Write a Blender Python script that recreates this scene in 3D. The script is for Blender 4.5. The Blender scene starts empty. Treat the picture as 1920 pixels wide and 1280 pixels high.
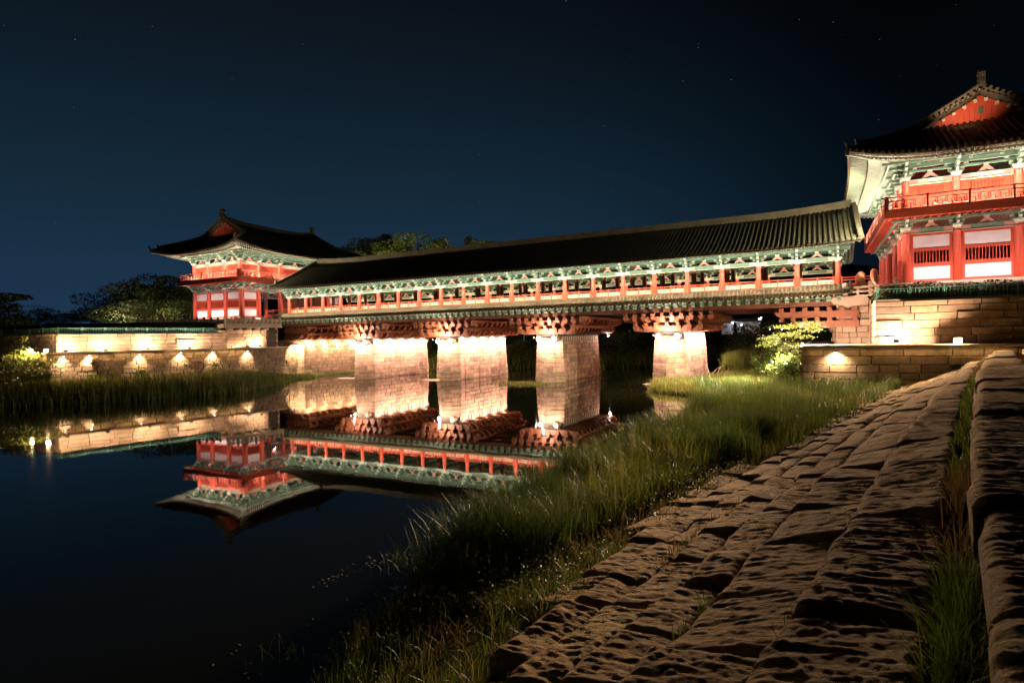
import bpy, math, random
import numpy as np
from mathutils import Vector, Matrix, noise
rnd = random.Random(7)
NR = np.random.default_rng(11)
R = math.radians
scene = bpy.context.scene
COL = scene.collection

# ------------------------------------------------------------------ camera
H = 4.5
yaw, pitch, roll = R(27.554), R(-0.295), R(-1.155)
fw = Vector((-math.sin(yaw) * math.cos(pitch), math.cos(yaw) * math.cos(pitch), math.sin(pitch)))
rt = Vector((math.cos(yaw), math.sin(yaw), 0))
up = rt.cross(fw)
c_, s_ = math.cos(roll), math.sin(roll)
RX, UP = c_ * rt + s_ * up, -s_ * rt + c_ * up
cam_d = bpy.data.cameras.new('camera')
cam = bpy.data.objects.new('camera', cam_d)
COL.objects.link(cam)
cam_d.sensor_width = 36.0
cam_d.lens = 1097.706 / 1920 * 36
cam_d.clip_start = 0.1
cam_d.clip_end = 4000
cam.matrix_world = Matrix(((RX.x, UP.x, -fw.x, 0), (RX.y, UP.y, -fw.y, 0), (RX.z, UP.z, -fw.z, H), (0, 0, 0, 1)))
scene.camera = cam


def at(px, py, ax, val):
    """world point where the photograph's pixel meets the plane axis=val (used only to measure places)"""
    d = fw + RX * ((px - 960) / 1097.706) - UP * ((py - 640) / 1097.706)
    o = Vector((0, 0, H))
    return o + d * ((val - o[ax]) / d[ax])


# ------------------------------------------------------------------ night sky
world = bpy.data.worlds.new('World')
scene.world = world
world.use_nodes = True
wn, wl = world.node_tree.nodes, world.node_tree.links
wn.clear()
wo = wn.new('ShaderNodeOutputWorld')
bg = wn.new('ShaderNodeBackground')
tc = wn.new('ShaderNodeTexCoord')
sep = wn.new('ShaderNodeSeparateXYZ')
wl.new(tc.outputs['Generated'], sep.inputs[0])
el = wn.new('ShaderNodeValToRGB')           # colour by height above the horizon
el.color_ramp.interpolation = 'B_SPLINE'
cr = el.color_ramp.elements
cr[0].position = 0.0
cr[0].color = (.016, .043, .098, 1)
cr[1].position = 1.0
cr[1].color = (.0028, .0035, .0045, 1)
for p, c in ((.08, (.0135, .039, .082, 1)), (.2, (.0092, .029, .052, 1)), (.36, (.0056, .0145, .026, 1)), (.52, (.0045, .0070, .0105, 1)), (.7, (.0033, .0045, .0060, 1))):
    e = cr.new(p)
    e.color = c
wl.new(sep.outputs['Z'], el.inputs[0])
# town glow lies to the left (-x) of the view, the right is darker
dotn = wn.new('ShaderNodeVectorMath')
dotn.operation = 'DOT_PRODUCT'
az = yaw + R(22)
dotn.inputs[1].default_value = (-math.sin(az), math.cos(az), 0)
wl.new(tc.outputs['Generated'], dotn.inputs[0])
mr = wn.new('ShaderNodeMapRange')
mr.inputs['From Min'].default_value = .50
mr.inputs['From Max'].default_value = .97
mr.inputs['To Min'].default_value = .13
mr.inputs['To Max'].default_value = 1.0
mr.interpolation_type = 'SMOOTHSTEP'
wl.new(dotn.outputs['Value'], mr.inputs['Value'])
mul = wn.new('ShaderNodeVectorMath')
mul.operation = 'SCALE'
wl.new(el.outputs[0], mul.inputs[0])
wl.new(mr.outputs[0], mul.inputs['Scale'])
# stars
vor = wn.new('ShaderNodeTexVoronoi')
vor.feature = 'F1'
vor.inputs['Scale'].default_value = 75
wl.new(tc.outputs['Generated'], vor.inputs['Vector'])
st = wn.new('ShaderNodeMath')
st.operation = 'LESS_THAN'
st.inputs[1].default_value = .026
wl.new(vor.outputs['Distance'], st.inputs[0])
sc_ = wn.new('ShaderNodeSeparateColor')
wl.new(vor.outputs['Color'], sc_.inputs[0])
pw = wn.new('ShaderNodeMath')
pw.operation = 'POWER'
pw.inputs[1].default_value = 5
wl.new(sc_.outputs[0], pw.inputs[0])
m2 = wn.new('ShaderNodeMath')
m2.operation = 'MULTIPLY'
wl.new(st.outputs[0], m2.inputs[0])
wl.new(pw.outputs[0], m2.inputs[1])
m3 = wn.new('ShaderNodeVectorMath')
m3.operation = 'SCALE'
m3.inputs[0].default_value = (.45, .5, .6)
wl.new(m2.outputs[0], m3.inputs['Scale'])
ad = wn.new('ShaderNodeVectorMath')
ad.operation = 'ADD'
wl.new(mul.outputs[0], ad.inputs[0])
wl.new(m3.outputs[0], ad.inputs[1])
wl.new(ad.outputs[0], bg.inputs['Color'])
bg.inputs['Strength'].default_value = .162
wl.new(bg.outputs[0], wo.inputs[0])
scene.view_settings.view_transform = 'Standard'
scene.view_settings.look = 'None'
scene.view_settings.exposure = 2.42
scene.view_settings.gamma = 1.0
scene.cycles.max_bounces = 6
scene.cycles.diffuse_bounces = 3
scene.cycles.glossy_bounces = 3
scene.cycles.use_light_tree = True
scene.cycles.sample_clamp_indirect = 4.0
scene.cycles.caustics_reflective = False
scene.cycles.caustics_refractive = False

# ------------------------------------------------------------------ materials
MATS = {}


def mat(name, c1, c2=None, rough=.7, scale=2.0, bump=0.0, bscale=12.0, stretch=(1, 1, 1), island=0.0, metal=0.0,
        spec=.4, c3=None, detail=5.0, trans=0.0, bdist=.02):
    m = bpy.data.materials.new(name)
    m.use_nodes = True
    n, l = m.node_tree.nodes, m.node_tree.links
    b = n['Principled BSDF']
    b.inputs['Roughness'].default_value = rough
    b.inputs['Metallic'].default_value = metal
    b.inputs['Specular IOR Level'].default_value = spec
    g = n.new('ShaderNodeNewGeometry')
    mp = n.new('ShaderNodeMapping')
    mp.inputs['Scale'].default_value = stretch
    l.new(g.outputs['Position'], mp.inputs[0])
    c2 = c2 or tuple(x * .75 for x in c1)
    t = n.new('ShaderNodeTexNoise')
    t.inputs['Scale'].default_value = scale
    t.inputs['Detail'].default_value = detail
    t.inputs['Roughness'].default_value = .65
    l.new(mp.outputs[0], t.inputs['Vector'])
    cr = n.new('ShaderNodeValToRGB')
    cr.color_ramp.elements[0].position = .33
    cr.color_ramp.elements[0].color = (*c2, 1)
    cr.color_ramp.elements[1].position = .67
    cr.color_ramp.elements[1].color = (*c1, 1)
    if c3:
        e = cr.color_ramp.elements.new(.8)
        e.color = (*c3, 1)
    l.new(t.outputs['Fac'], cr.inputs[0])
    out = cr.outputs[0]
    if island:
        hs = n.new('ShaderNodeHueSaturation')
        a = n.new('ShaderNodeMapRange')
        a.inputs['To Min'].default_value = 1 - island
        a.inputs['To Max'].default_value = 1 + island * .6
        l.new(g.outputs['Random Per Island'], a.inputs['Value'])
        l.new(a.outputs[0], hs.inputs['Value'])
        hm = n.new('ShaderNodeMapRange')
        hm.inputs['To Min'].default_value = .5 - .03 * island * 2
        hm.inputs['To Max'].default_value = .5 + .02 * island * 2
        mu = n.new('ShaderNodeMath')
        mu.operation = 'MULTIPLY'
        mu.inputs[1].default_value = 7.31
        fr = n.new('ShaderNodeMath')
        fr.operation = 'FRACT'
        l.new(g.outputs['Random Per Island'], mu.inputs[0])
        l.new(mu.outputs[0], fr.inputs[0])
        l.new(fr.outputs[0], hm.inputs['Value'])
        l.new(hm.outputs[0], hs.inputs['Hue'])
        l.new(out, hs.inputs['Color'])
        out = hs.outputs[0]
    l.new(out, b.inputs['Base Color'])
    if bump:
        t2 = n.new('ShaderNodeTexNoise')
        t2.inputs['Scale'].default_value = bscale
        t2.inputs['Detail'].default_value = 6
        t2.inputs['Roughness'].default_value = .7
        l.new(mp.outputs[0], t2.inputs['Vector'])
        bp = n.new('ShaderNodeBump')
        bp.inputs['Strength'].default_value = bump
        bp.inputs['Distance'].default_value = bdist
        l.new(t2.outputs['Fac'], bp.inputs['Height'])
        l.new(bp.outputs[0], b.inputs['Normal'])
    if trans:
        td = n.new('ShaderNodeBsdfTranslucent')
        l.new(out, td.inputs['Color'])
        mx = n.new('ShaderNodeMixShader')
        mx.inputs[0].default_value = trans
        l.new(b.outputs[0], mx.inputs[1])
        l.new(td.outputs[0], mx.inputs[2])
        l.new(mx.outputs[0], n['Material Output'].inputs['Surface'])
    MATS[name] = m
    return m


def emit(name, c, s):
    m = bpy.data.materials.new(name)
    m.use_nodes = True
    b = m.node_tree.nodes['Principled BSDF']
    b.inputs['Base Color'].default_value = (.6, .6, .6, 1)
    b.inputs['Emission Color'].default_value = (*c, 1)
    b.inputs['Emission Strength'].default_value = s
    MATS[name] = m
    return m


REDM = mat('deep_red_paint', (.34, .060, .024), (.26, .045, .018), rough=.6, scale=2)
DIMW = mat('dimmed_timber', (.13, .048, .022), (.08, .03, .014), rough=.7, scale=1.2, bump=.3, bscale=9, stretch=(.3, 1, 1))  # brown-red timber darkened in colour for the faint light on deck and fascia
RED = mat('red_paint', (.52, .078, .038), (.42, .058, .028), rough=.55, scale=1.5, bump=.15, bscale=20, stretch=(1, 1, .2))
REDW = mat('brown_red_timber', (.26, .095, .040), (.14, .048, .022), rough=.6, scale=1.2, bump=.3, bscale=9, stretch=(.3, 1, 1))
REDD = mat('dark_red_timber', (.17, .035, .014), (.12, .022, .01), rough=.6, scale=1.5)
GREEN = mat('green_paint', (.20, .31, .23), (.12, .21, .15), rough=.6, scale=8, c3=(.46, .47, .36), bump=.1)
GREEND = mat('dark_green_paint', (.075, .15, .095), (.045, .10, .06), rough=.6, scale=2.5)
PALE = mat('pale_green_paint', (.55, .60, .48), (.40, .48, .37), rough=.6, scale=3)
CREAM = mat('cream_paint', (.62, .56, .42), (.5, .43, .3), rough=.6, scale=6)
PINK = mat('pink_paint', (.62, .33, .27), (.5, .25, .2), rough=.6, scale=5)
PLASTER = mat('white_plaster', (.72, .66, .64), (.62, .56, .55), rough=.85, scale=.8, bump=.15, bscale=18)
TILE = mat('grey_roof_tile', (.105, .092, .062), (.055, .05, .036), rough=.62, scale=1.6, bump=.35, bscale=14, spec=.35, c3=(.15, .135, .09))
TILEB = mat('brown_roof_tile', (.125, .10, .055), (.07, .056, .032), rough=.6, scale=1.6, bump=.35, bscale=14, spec=.35, c3=(.165, .135, .08))
TILEL = mat('lime_washed_ridge', (.22, .185, .13), (.13, .11, .08), rough=.8, scale=1.2, bump=.3, bscale=10)
ORN = mat('ridge_clay', (.09, .075, .06), (.06, .05, .04), rough=.7, scale=3, bump=.5, bscale=9)
STONE_DIM = mat('dimmed_granite_block', (.20, .148, .086), (.10, .074, .043), rough=.85, scale=2.2, bump=1.0, bscale=11, island=.3, bdist=.06)  # wall granite with a darkened colour, so the lower tiers look dimly lit
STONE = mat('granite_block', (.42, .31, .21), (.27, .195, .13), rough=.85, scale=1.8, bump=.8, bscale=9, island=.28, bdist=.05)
STONEP = mat('pier_granite', (.45, .31, .20), (.26, .17, .105), rough=.85, scale=1.6, bump=.8, bscale=9, island=.35, bdist=.06)
STONEC = mat('cut_granite', (.40, .32, .23), (.31, .25, .18), rough=.8, scale=3, bump=.3, bscale=20)
MORTAR = mat('joint_fill', (.07, .055, .04), (.04, .03, .025), rough=.95)
ROCK = mat('bank_stone', (.43, .305, .118), (.19, .132, .050), rough=.95, scale=7, bump=1.0, bscale=12, stretch=(.8, 2.2, 2.2),
           island=.2, detail=12, c3=(.50, .38, .165), bdist=.10, spec=.22)
SOIL = mat('soil', (.055, .045, .026), (.03, .026, .015), rough=.95, scale=.9, bump=.7, bscale=6)
GRASSG = mat('grassy_ground', (.05, .062, .02), (.03, .035, .014), rough=.95, scale=.35, bump=.7, bscale=4, spec=0)
GRASS = mat('grass_blade', (.13, .18, .026), (.065, .105, .014), rough=.5, scale=.5, island=.45, trans=.35)
GRASSD = mat('dry_grass_blade', (.23, .165, .05), (.15, .10, .03), rough=.6, scale=.5, island=.4, trans=.3)
REED = mat('reed_blade', (.16, .19, .030), (.085, .11, .018), rough=.5, scale=.3, island=.45, trans=.35)
LEAF = mat('leaf', (.12, .14, .035), (.05, .07, .018), rough=.55, scale=.4, island=.5, trans=.3)
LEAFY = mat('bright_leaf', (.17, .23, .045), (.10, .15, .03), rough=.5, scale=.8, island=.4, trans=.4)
LEAFR = mat('brown_leaf', (.13, .075, .025), (.07, .05, .02), rough=.6, scale=2, island=.4, trans=.25)
BARK = mat('bark', (.11, .08, .055), (.06, .045, .03), rough=.9, scale=3, bump=.8, bscale=8)
DRIFT = mat('bleached_wood', (.42, .33, .24), (.3, .23, .17), rough=.8, scale=4)
TEAL = mat('teal_metal', (.13, .34, .28), (.10, .28, .23), rough=.5, scale=4)
BLACKM = mat('black_metal', (.02, .02, .02), (.015, .015, .015), rough=.45)
SAND = mat('wet_sand', (.26, .19, .11), (.18, .13, .07), rough=.6, scale=1.5, bump=.3)
HILLM = mat('hill_ground', (.018, .024, .014), (.010, .014, .009), rough=1, scale=.05, spec=0)
FARW = mat('far_wall', (.12, .13, .15), (.09, .10, .12), rough=.8)
PALE2 = mat('rafter_paint', (.36, .43, .34), (.26, .33, .26), rough=.6, scale=4)
LENS = emit('lamp_glass', (1, .80, .62), 14)
LENSW = emit('white_lamp_glass', (.75, .85, 1.0), 90)
LENSO = emit('orange_lamp_glass', (1, .55, .22), 150)
LED = emit('led_glass', (1, .82, .66), 9)

# water
WATER = bpy.data.materials.new('river_water')
WATER.use_nodes = True
n_, l_ = WATER.node_tree.nodes, WATER.node_tree.links
b_ = n_['Principled BSDF']
b_.inputs['Base Color'].default_value = (.006, .006, .0025, 1)
b_.inputs['Roughness'].default_value = .022
b_.inputs['IOR'].default_value = 1.50
g_ = n_.new('ShaderNodeNewGeometry')
mp_ = n_.new('ShaderNodeMapping')
mp_.inputs['Scale'].default_value = (.5, .5, .5)
l_.new(g_.outputs['Position'], mp_.inputs[0])
t_ = n_.new('ShaderNodeTexNoise')
t_.inputs['Scale'].default_value = 1.6
t_.inputs['Detail'].default_value = 3
l_.new(mp_.outputs[0], t_.inputs['Vector'])
bu_ = n_.new('ShaderNodeBump')
bu_.inputs['Strength'].default_value = .05
bu_.inputs['Distance'].default_value = .035
l_.new(t_.outputs['Fac'], bu_.inputs['Height'])
l_.new(bu_.outputs[0], b_.inputs['Normal'])

# ------------------------------------------------------------------ mesh helpers
ORG = {}


class MB:
    def __init__(s):
        s.v, s.f, s.m, s.sm = [], [], [], []

    def add(s, vs, fs, mi=0, smooth=False):
        o = len(s.v)
        s.v += [tuple(v) for v in vs]
        s.f += [tuple(i + o for i in f) for f in fs]
        s.m += [mi] * len(fs)
        s.sm += [smooth] * len(fs)

    def box(s, x0, x1, y0, y1, z0, z1, mi=0):
        s.add([(x0, y0, z0), (x1, y0, z0), (x1, y1, z0), (x0, y1, z0), (x0, y0, z1), (x1, y0, z1), (x1, y1, z1), (x0, y1, z1)],
              [(0, 3, 2, 1), (4, 5, 6, 7), (0, 1, 5, 4), (1, 2, 6, 5), (2, 3, 7, 6), (3, 0, 4, 7)], mi)

    def cbox(s, c, sx, sy, sz, mi=0):
        s.box(c[0] - sx / 2, c[0] + sx / 2, c[1] - sy / 2, c[1] + sy / 2, c[2] - sz / 2, c[2] + sz / 2, mi)

    def bar(s, p, q, w, h, mi=0):
        """box between two points, width w across, height h"""
        p, q = Vector(p), Vector(q)
        d = (q - p).normalized()
        a = d.cross(Vector((0, 0, 1)))
        a = a.normalized() if a.length > 1e-5 else Vector((1, 0, 0))
        b = a.cross(d).normalized()
        a *= w / 2
        b *= h / 2
        s.add([p - a - b, p + a - b, p + a + b, p - a + b, q - a - b, q + a - b, q + a + b, q - a + b],
              [(0, 3, 2, 1), (4, 5, 6, 7), (0, 1, 5, 4), (1, 2, 6, 5), (2, 3, 7, 6), (3, 0, 4, 7)], mi)

    def tube(s, pts, r, n=8, mi=0, caps=True, smooth=True):
        pts = [Vector(p) for p in pts]
        rr = r if hasattr(r, '__len__') else [r] * len(pts)
        vs, fs = [], []
        for i, p in enumerate(pts):
            d = (pts[min(i + 1, len(pts) - 1)] - pts[max(i - 1, 0)]).normalized()
            a = d.cross(Vector((0, 0, 1)))
            a = a.normalized() if a.length > 1e-3 else Vector((1, 0, 0))
            b = d.cross(a).normalized()
            for k in range(n):
                t = 2 * math.pi * k / n
                vs.append(p + (a * math.cos(t) + b * math.sin(t)) * rr[i])
        for i in range(len(pts) - 1):
            for k in range(n):
                k2 = (k + 1) % n
                fs.append((i * n + k, i * n + k2, (i + 1) * n + k2, (i + 1) * n + k))
        s.add(vs, fs, mi, smooth)
        if caps:
            o = len(s.v) - len(vs)
            s.f += [tuple(o + k for k in range(n)), tuple(o + (len(pts) - 1) * n + k for k in range(n))[::-1]]
            s.m += [mi] * 2
            s.sm += [False] * 2

    def prism(s, poly, ax, lo, hi, mi=0, smooth=False):
        """poly of 2D points in the plane normal to axis ax, extruded lo..hi"""
        def P(a, b, c):
            return {0: (c, a, b), 1: (a, c, b), 2: (a, b, c)}[ax]
        n = len(poly)
        vs = [P(a, b, lo) for a, b in poly] + [P(a, b, hi) for a, b in poly]
        fs = [tuple(range(n)), tuple(range(2 * n - 1, n - 1, -1))] + [(i, i + n, (i + 1) % n + n, (i + 1) % n) for i in range(n)]
        s.add(vs, fs, mi, smooth)

    def rib(s, pts, w, h, mi=0, n=4):
        """half-round tile row following pts (list of Vectors), across direction a"""
        pts = [Vector(p) for p in pts]
        vs, fs = [], []
        k = n + 1
        d0 = (pts[-1] - pts[0])
        a = d0.cross(Vector((0, 0, 1))).normalized()
        for p in pts:
            for j in range(k):
                t = math.pi * j / n
                vs.append(p + a * (math.cos(t) * w / 2) + Vector((0, 0, 1)) * (math.sin(t) * h))
        for i in range(len(pts) - 1):
            for j in range(n):
                fs.append((i * k + j, i * k + j + 1, (i + 1) * k + j + 1, (i + 1) * k + j))
        s.add(vs, fs, mi, True)
        o = len(s.v) - len(vs)
        s.f += [tuple(o + j for j in range(k)), tuple(o + (len(pts) - 1) * k + j for j in range(k))]
        s.m += [mi] * 2
        s.sm += [False] * 2

    def surf(s, rows, mi=0, smooth=True, thick=0.0):
        nr, nc = len(rows), len(rows[0])
        vs = [p for r in rows for p in r]
        fs = [(i * nc + j, i * nc + j + 1, (i + 1) * nc + j + 1, (i + 1) * nc + j) for i in range(nr - 1) for j in range(nc - 1)]
        s.add(vs, fs, mi, smooth)
        if thick:
            s.add([(p[0], p[1], p[2] - thick) for p in vs], [f[::-1] for f in fs], mi, smooth)
            o = len(s.v) - 2 * len(vs)
            n = nr * nc
            loop = [j for j in range(nc)] + [i * nc + nc - 1 for i in range(1, nr)] + [(nr - 1) * nc + j for j in range(nc - 2, -1, -1)] + [i * nc for i in range(nr - 2, 0, -1)]
            for i in range(len(loop)):
                a, b = loop[i], loop[(i + 1) % len(loop)]
                s.f.append((o + a, o + n + a, o + n + b, o + b))
                s.m.append(mi)
                s.sm.append(False)

    def build(s, name, mats, parent=None, origin=None):
        mats = mats if isinstance(mats, (list, tuple)) else [mats]
        po = ORG[parent.name] if parent else Vector((0, 0, 0))
        og = Vector(origin) if origin is not None else po
        me = bpy.data.meshes.new(name)
        me.from_pydata([(v[0] - og.x, v[1] - og.y, v[2] - og.z) for v in s.v], [], s.f)
        for m in mats:
            me.materials.append(m)
        me.polygons.foreach_set('material_index', s.m)
        me.polygons.foreach_set('use_smooth', s.sm)
        me.update()
        o = bpy.data.objects.new(name, me)
        COL.objects.link(o)
        if parent:
            o.parent = parent
            o.location = og - po
        else:
            o.location = og
        ORG[o.name] = og
        return o


def tag(o, label=None, cat=None, group=None, kind=None):
    if label: o['label'] = label
    if cat: o['category'] = cat
    if group: o['group'] = group
    if kind: o['kind'] = kind
    return o


def empty(name, loc, label=None, cat=None, group=None):
    o = bpy.data.objects.new(name, None)
    o.empty_display_size = .5
    COL.objects.link(o)
    o.location = loc
    ORG[o.name] = Vector(loc)
    return tag(o, label, cat, group)


def kids(o):
    return [c for c in o.children]


def copy_tree(o, parent=None, delta=None):
    c = o.copy()
    COL.objects.link(c)
    if parent:
        c.parent = parent
        ORG[c.name] = ORG[parent.name] + Vector(c.location)
    else:
        c.location = Vector(o.location) + (delta or Vector())
        ORG[c.name] = Vector(c.location)
    for ch in kids(o):
        copy_tree(ch, c)
    return c


def part_copy(o, parent, world_loc):
    """copy of a part (with its sub-parts) at another place on the same thing"""
    c = o.copy()
    COL.objects.link(c)
    c.parent = parent
    c.location = Vector(world_loc) - ORG[parent.name]
    ORG[c.name] = Vector(world_loc)
    for ch in kids(o):
        g = ch.copy()
        COL.objects.link(g)
        g.parent = c
    return c


def npmesh(name, V, F4, mat_, parent=None, label=None, cat=None, kind=None, smooth=False):
    """V (n,3) array, F4 (m,4) quads"""
    me = bpy.data.meshes.new(name)
    me.vertices.add(len(V))
    me.vertices.foreach_set('co', np.asarray(V, np.float32).ravel())
    k = F4.shape[1]
    me.loops.add(F4.size)
    me.loops.foreach_set('vertex_index', F4.astype(np.int32).ravel())
    me.polygons.add(len(F4))
    me.polygons.foreach_set('loop_start', np.arange(0, F4.size, k, dtype=np.int32))
    me.polygons.foreach_set('loop_total', np.full(len(F4), k, np.int32))
    if smooth:
        me.polygons.foreach_set('use_smooth', np.ones(len(F4), bool))
    me.materials.append(mat_)
    me.update(calc_edges=True)
    o = bpy.data.objects.new(name, me)
    COL.objects.link(o)
    if parent:
        o.parent = parent
        o.location = -ORG[parent.name]
        ORG[o.name] = Vector((0, 0, 0))
    return tag(o, label, cat, None, kind)

# ------------------------------------------------------------------ timber details shared by bridge and pavilions


def arm(mb, c, ax, L, w, h, mi=0):
    k = min(.22, L * .2)
    prof = [(-L / 2, h), (-L / 2, h * .45), (-L / 2 + k * .4, h * .12), (-L / 2 + k, 0), (L / 2 - k, 0), (L / 2 - k * .4, h * .12), (L / 2, h * .45), (L / 2, h)]
    if ax == 0:
        mb.prism([(c[0] + a, c[2] + b) for a, b in prof], 1, c[1] - w / 2, c[1] + w / 2, mi)
    else:
        mb.prism([(c[1] + a, c[2] + b) for a, b in prof], 0, c[0] - w / 2, c[0] + w / 2, mi)


def bracket(mb, c, s=1.0, tiers=3):
    """cross-shaped bracket set: 0 green, 1 pale, 2 pink"""
    x, y, z = c
    mb.add([(x + a * k * s, y + b * k * s, z + h * s) for k, h in ((.2, 0), (.32, .12), (.32, .26)) for a, b in ((-1, -1), (1, -1), (1, 1), (-1, 1))],
           [(i * 4 + j, i * 4 + (j + 1) % 4, i * 4 + 4 + (j + 1) % 4, i * 4 + 4 + j) for i in range(2) for j in range(4)] + [(8, 9, 10, 11)], 1)
    zz = z + .262 * s
    for t in range(tiers):
        L = (1.05 + .55 * t) * s
        h = .19 * s
        arm(mb, (x, y, zz), 0, L * .92, .17 * s, h, 0)
        arm(mb, (x, y, zz + .002), 1, L * 1.12, .20 * s, h, 0)
        for sx, sy in ((1, 0), (-1, 0), (0, 1), (0, -1)):
            l = L * (.46 if sx else .56) - .12 * s
            mb.cbox((x + sx * l, y + sy * l, zz + h + .065 * s), .22 * s, .22 * s, .126 * s, 1)
            if sy:      # pale beak in front of each arm
                mb.prism([(y + sy * (l + .1 * s), zz + h * .9), (y + sy * (l + .1 * s), zz + h * .25), (y + sy * (l + .34 * s), zz + h * .75), (y + sy * (l + .30 * s), zz + h * .95)][::sy], 0, x - .07 * s, x + .07 * s, 1)
        zz += (.19 + .13) * s
    mb.cbox((x, y, (zz + z + .3 * s) / 2), .16 * s, .16 * s, zz - z - .3 * s, 0)


def lam(mb, c, ax, w, h, t, mi=0):
    """inverted-V strut"""
    k = .36
    o = [(-w / 2, 0), (-w * .06, h), (w * .06, h), (w / 2, 0), (w / 2 - k * w * .5, 0), (0, h * .42), (-w / 2 + k * w * .5, 0)]
    a = 0 if ax == 0 else 1
    mb.prism([(c[a] + u, c[2] + v) for u, v in o], 1 - a, c[1 - a] - t / 2, c[1 - a] + t / 2, mi)
    mb.cbox((c[0], c[1], c[2] + h + .05), .3, .3, .1, 1)


def fret(mb, p0, ax, L, z0, z1, bw=.05, th=.06, mi=0, cell=.55):
    """meander lattice between z0 and z1 along axis ax from p0, length L"""
    n = max(1, round(L / cell))
    c = L / n
    hh = z1 - z0

    def seg(a0, a1, b0, b1):
        if ax == 0:
            mb.box(p0[0] + a0, p0[0] + a1, p0[1] - th / 2, p0[1] + th / 2, b0, b1, mi)
        else:
            mb.box(p0[0] - th / 2, p0[0] + th / 2, p0[1] + a0, p0[1] + a1, b0, b1, mi)
    for i in range(n):
        o = i * c
        seg(o + .02 * c, o + .62 * c, z0 + hh * .60 - bw / 2, z0 + hh * .60 + bw / 2)
        seg(o + .62 * c, o + .62 * c + bw, z0 + hh * .30, z1)
        seg(o + .40 * c, o + .98 * c, z0 + hh * .27 - bw / 2, z0 + hh * .27 + bw / 2)
        seg(o + .30 * c, o + .30 * c + bw, z0, z0 + hh * .60 - bw / 2)
        seg(o + .82 * c, o + .82 * c + bw, z0 + hh * .27 + bw / 2, z1)


# ------------------------------------------------------------------ covered bridge
BX0, BX1 = -62.74, 1.61
BAY = (BX1 - BX0) / 21.0
YF, YR = 55.89, 67.3
YC = (YF + YR) / 2
bridge = empty('covered_bridge', (-30.5, YC, 0), 'long roofed timber footbridge with red columns on stone piers across the river', 'bridge')

# deck, girders and soffit
mb = MB()
mb.box(BX0 - .6, BX1 + .6, YF - .45, YR + .45, 8.12, 8.35, 0)
for y in np.linspace(YF - .9, YR + .9, 8):
    mb.box(BX0 - .3, BX1 + .3, y - .22, y + .22, 6.70, 7.28, 0)
for i in range(85):
    x = BX0 + i * BAY / 4
    mb.box(x - .12, x + .12, YF - .6, YR + .6, 7.282, 7.48, 0)
mb.box(BX0 - .4, BX1 + .4, YF - .4, YR + .4, 7.482, 7.6, 0)
mb.build('deck', DIMW, bridge)
for nm_, y, sg in (('front', YF - 1.32, -1), ('rear', YR + 1.32, 1)):
    mb = MB()
    mb.box(BX0 - .4, BX1 + .4, y - .13, y + .13, 6.64, 7.06, 0)
    mb.build('fascia_beam', DIMW, bridge)
    mb = MB()
    # green beam-ends in two tiers under the lower eave
    mb.box(BX0 - .4, BX1 + .4, y + sg * .02 - .09, y + sg * .02 + .09, 7.18, 7.34, 0)
    for i in range(85):
        x = BX0 + i * BAY / 4
        yo = y + sg * .34
        mb.prism([(x - .17, 7.06), (x - .12, 6.99), (x + .12, 6.99), (x + .17, 7.06), (x + .17, 7.17), (x - .17, 7.17)], 1, min(y + sg * .14, yo), max(y + sg * .14, yo), 1)
        mb.box(x - .11, x + .11, min(y, yo - sg * .05), max(y, yo - sg * .05), 7.172, 7.26, 0)
        mb.box(x - .17, x + .17, min(y + sg * .1, yo + sg * .18), max(y + sg * .1, yo + sg * .18), 7.262, 7.40, 1)
    for i in range(168):
        x = BX0 + i * BAY / 8
        mb.tube([(x, y + sg * -.3, 7.66), (x, y + sg * .86, 7.40)], .055, 6, 2)
    mb.build('beam_end_row', [GREEND, GREEN, PALE], bridge)['kind'] = 'stuff'
    # lower pent roof
    mb = MB()
    yi, yo = (YF - .30, YF - 2.28) if sg < 0 else (YR + .30, YR + 2.28)
    prof = [(yi, 8.33), ((yi + yo) / 2, 7.84), (yo, 7.47)]
    xs = list(np.linspace(BX0 - 1.0, BX1 + .9, 22))
    lift = lambda x: .16 * max(0, 1 - (x - (BX0 - 1)) / 6) ** 2 + .12 * max(0, 1 - ((BX1 + .9) - x) / 6) ** 2
    mb.surf([[(x, a, b + lift(x)) for a, b in prof] for x in xs][::sg], 0, False, .07)
    nr = 186
    for i in range(nr):
        x = BX0 - .85 + i * (BX1 - BX0 + 1.6) / (nr - 1)
        mb.rib([(x, a, b + .01 + lift(x)) for a, b in prof], .17, .085, 0, 4)
        mb.tube([(x, yo + sg * .0, prof[-1][1] + .03 + lift(x)), (x, yo + sg * .05, prof[-1][1] + .03 + lift(x))], .08, 8, 0)
    mb.box(BX0 - .8, BX1 + .8, min(yi, yi - sg * .16), max(yi, yi - sg * .16), 8.33, 8.43, 0)
    for x, q in ((BX0 - .95, 1), (BX1 + .85, 1)):
        mb.tube([(x, yi, 8.45 + lift(x)), (x, (yi + yo) / 2, 7.96 + lift(x)), (x, yo, 7.62 + lift(x)), (x, yo + sg * .16, 7.74 + lift(x))], .11, 6, 0)
    mb.build('lower_roof', TILEB, bridge)

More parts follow.
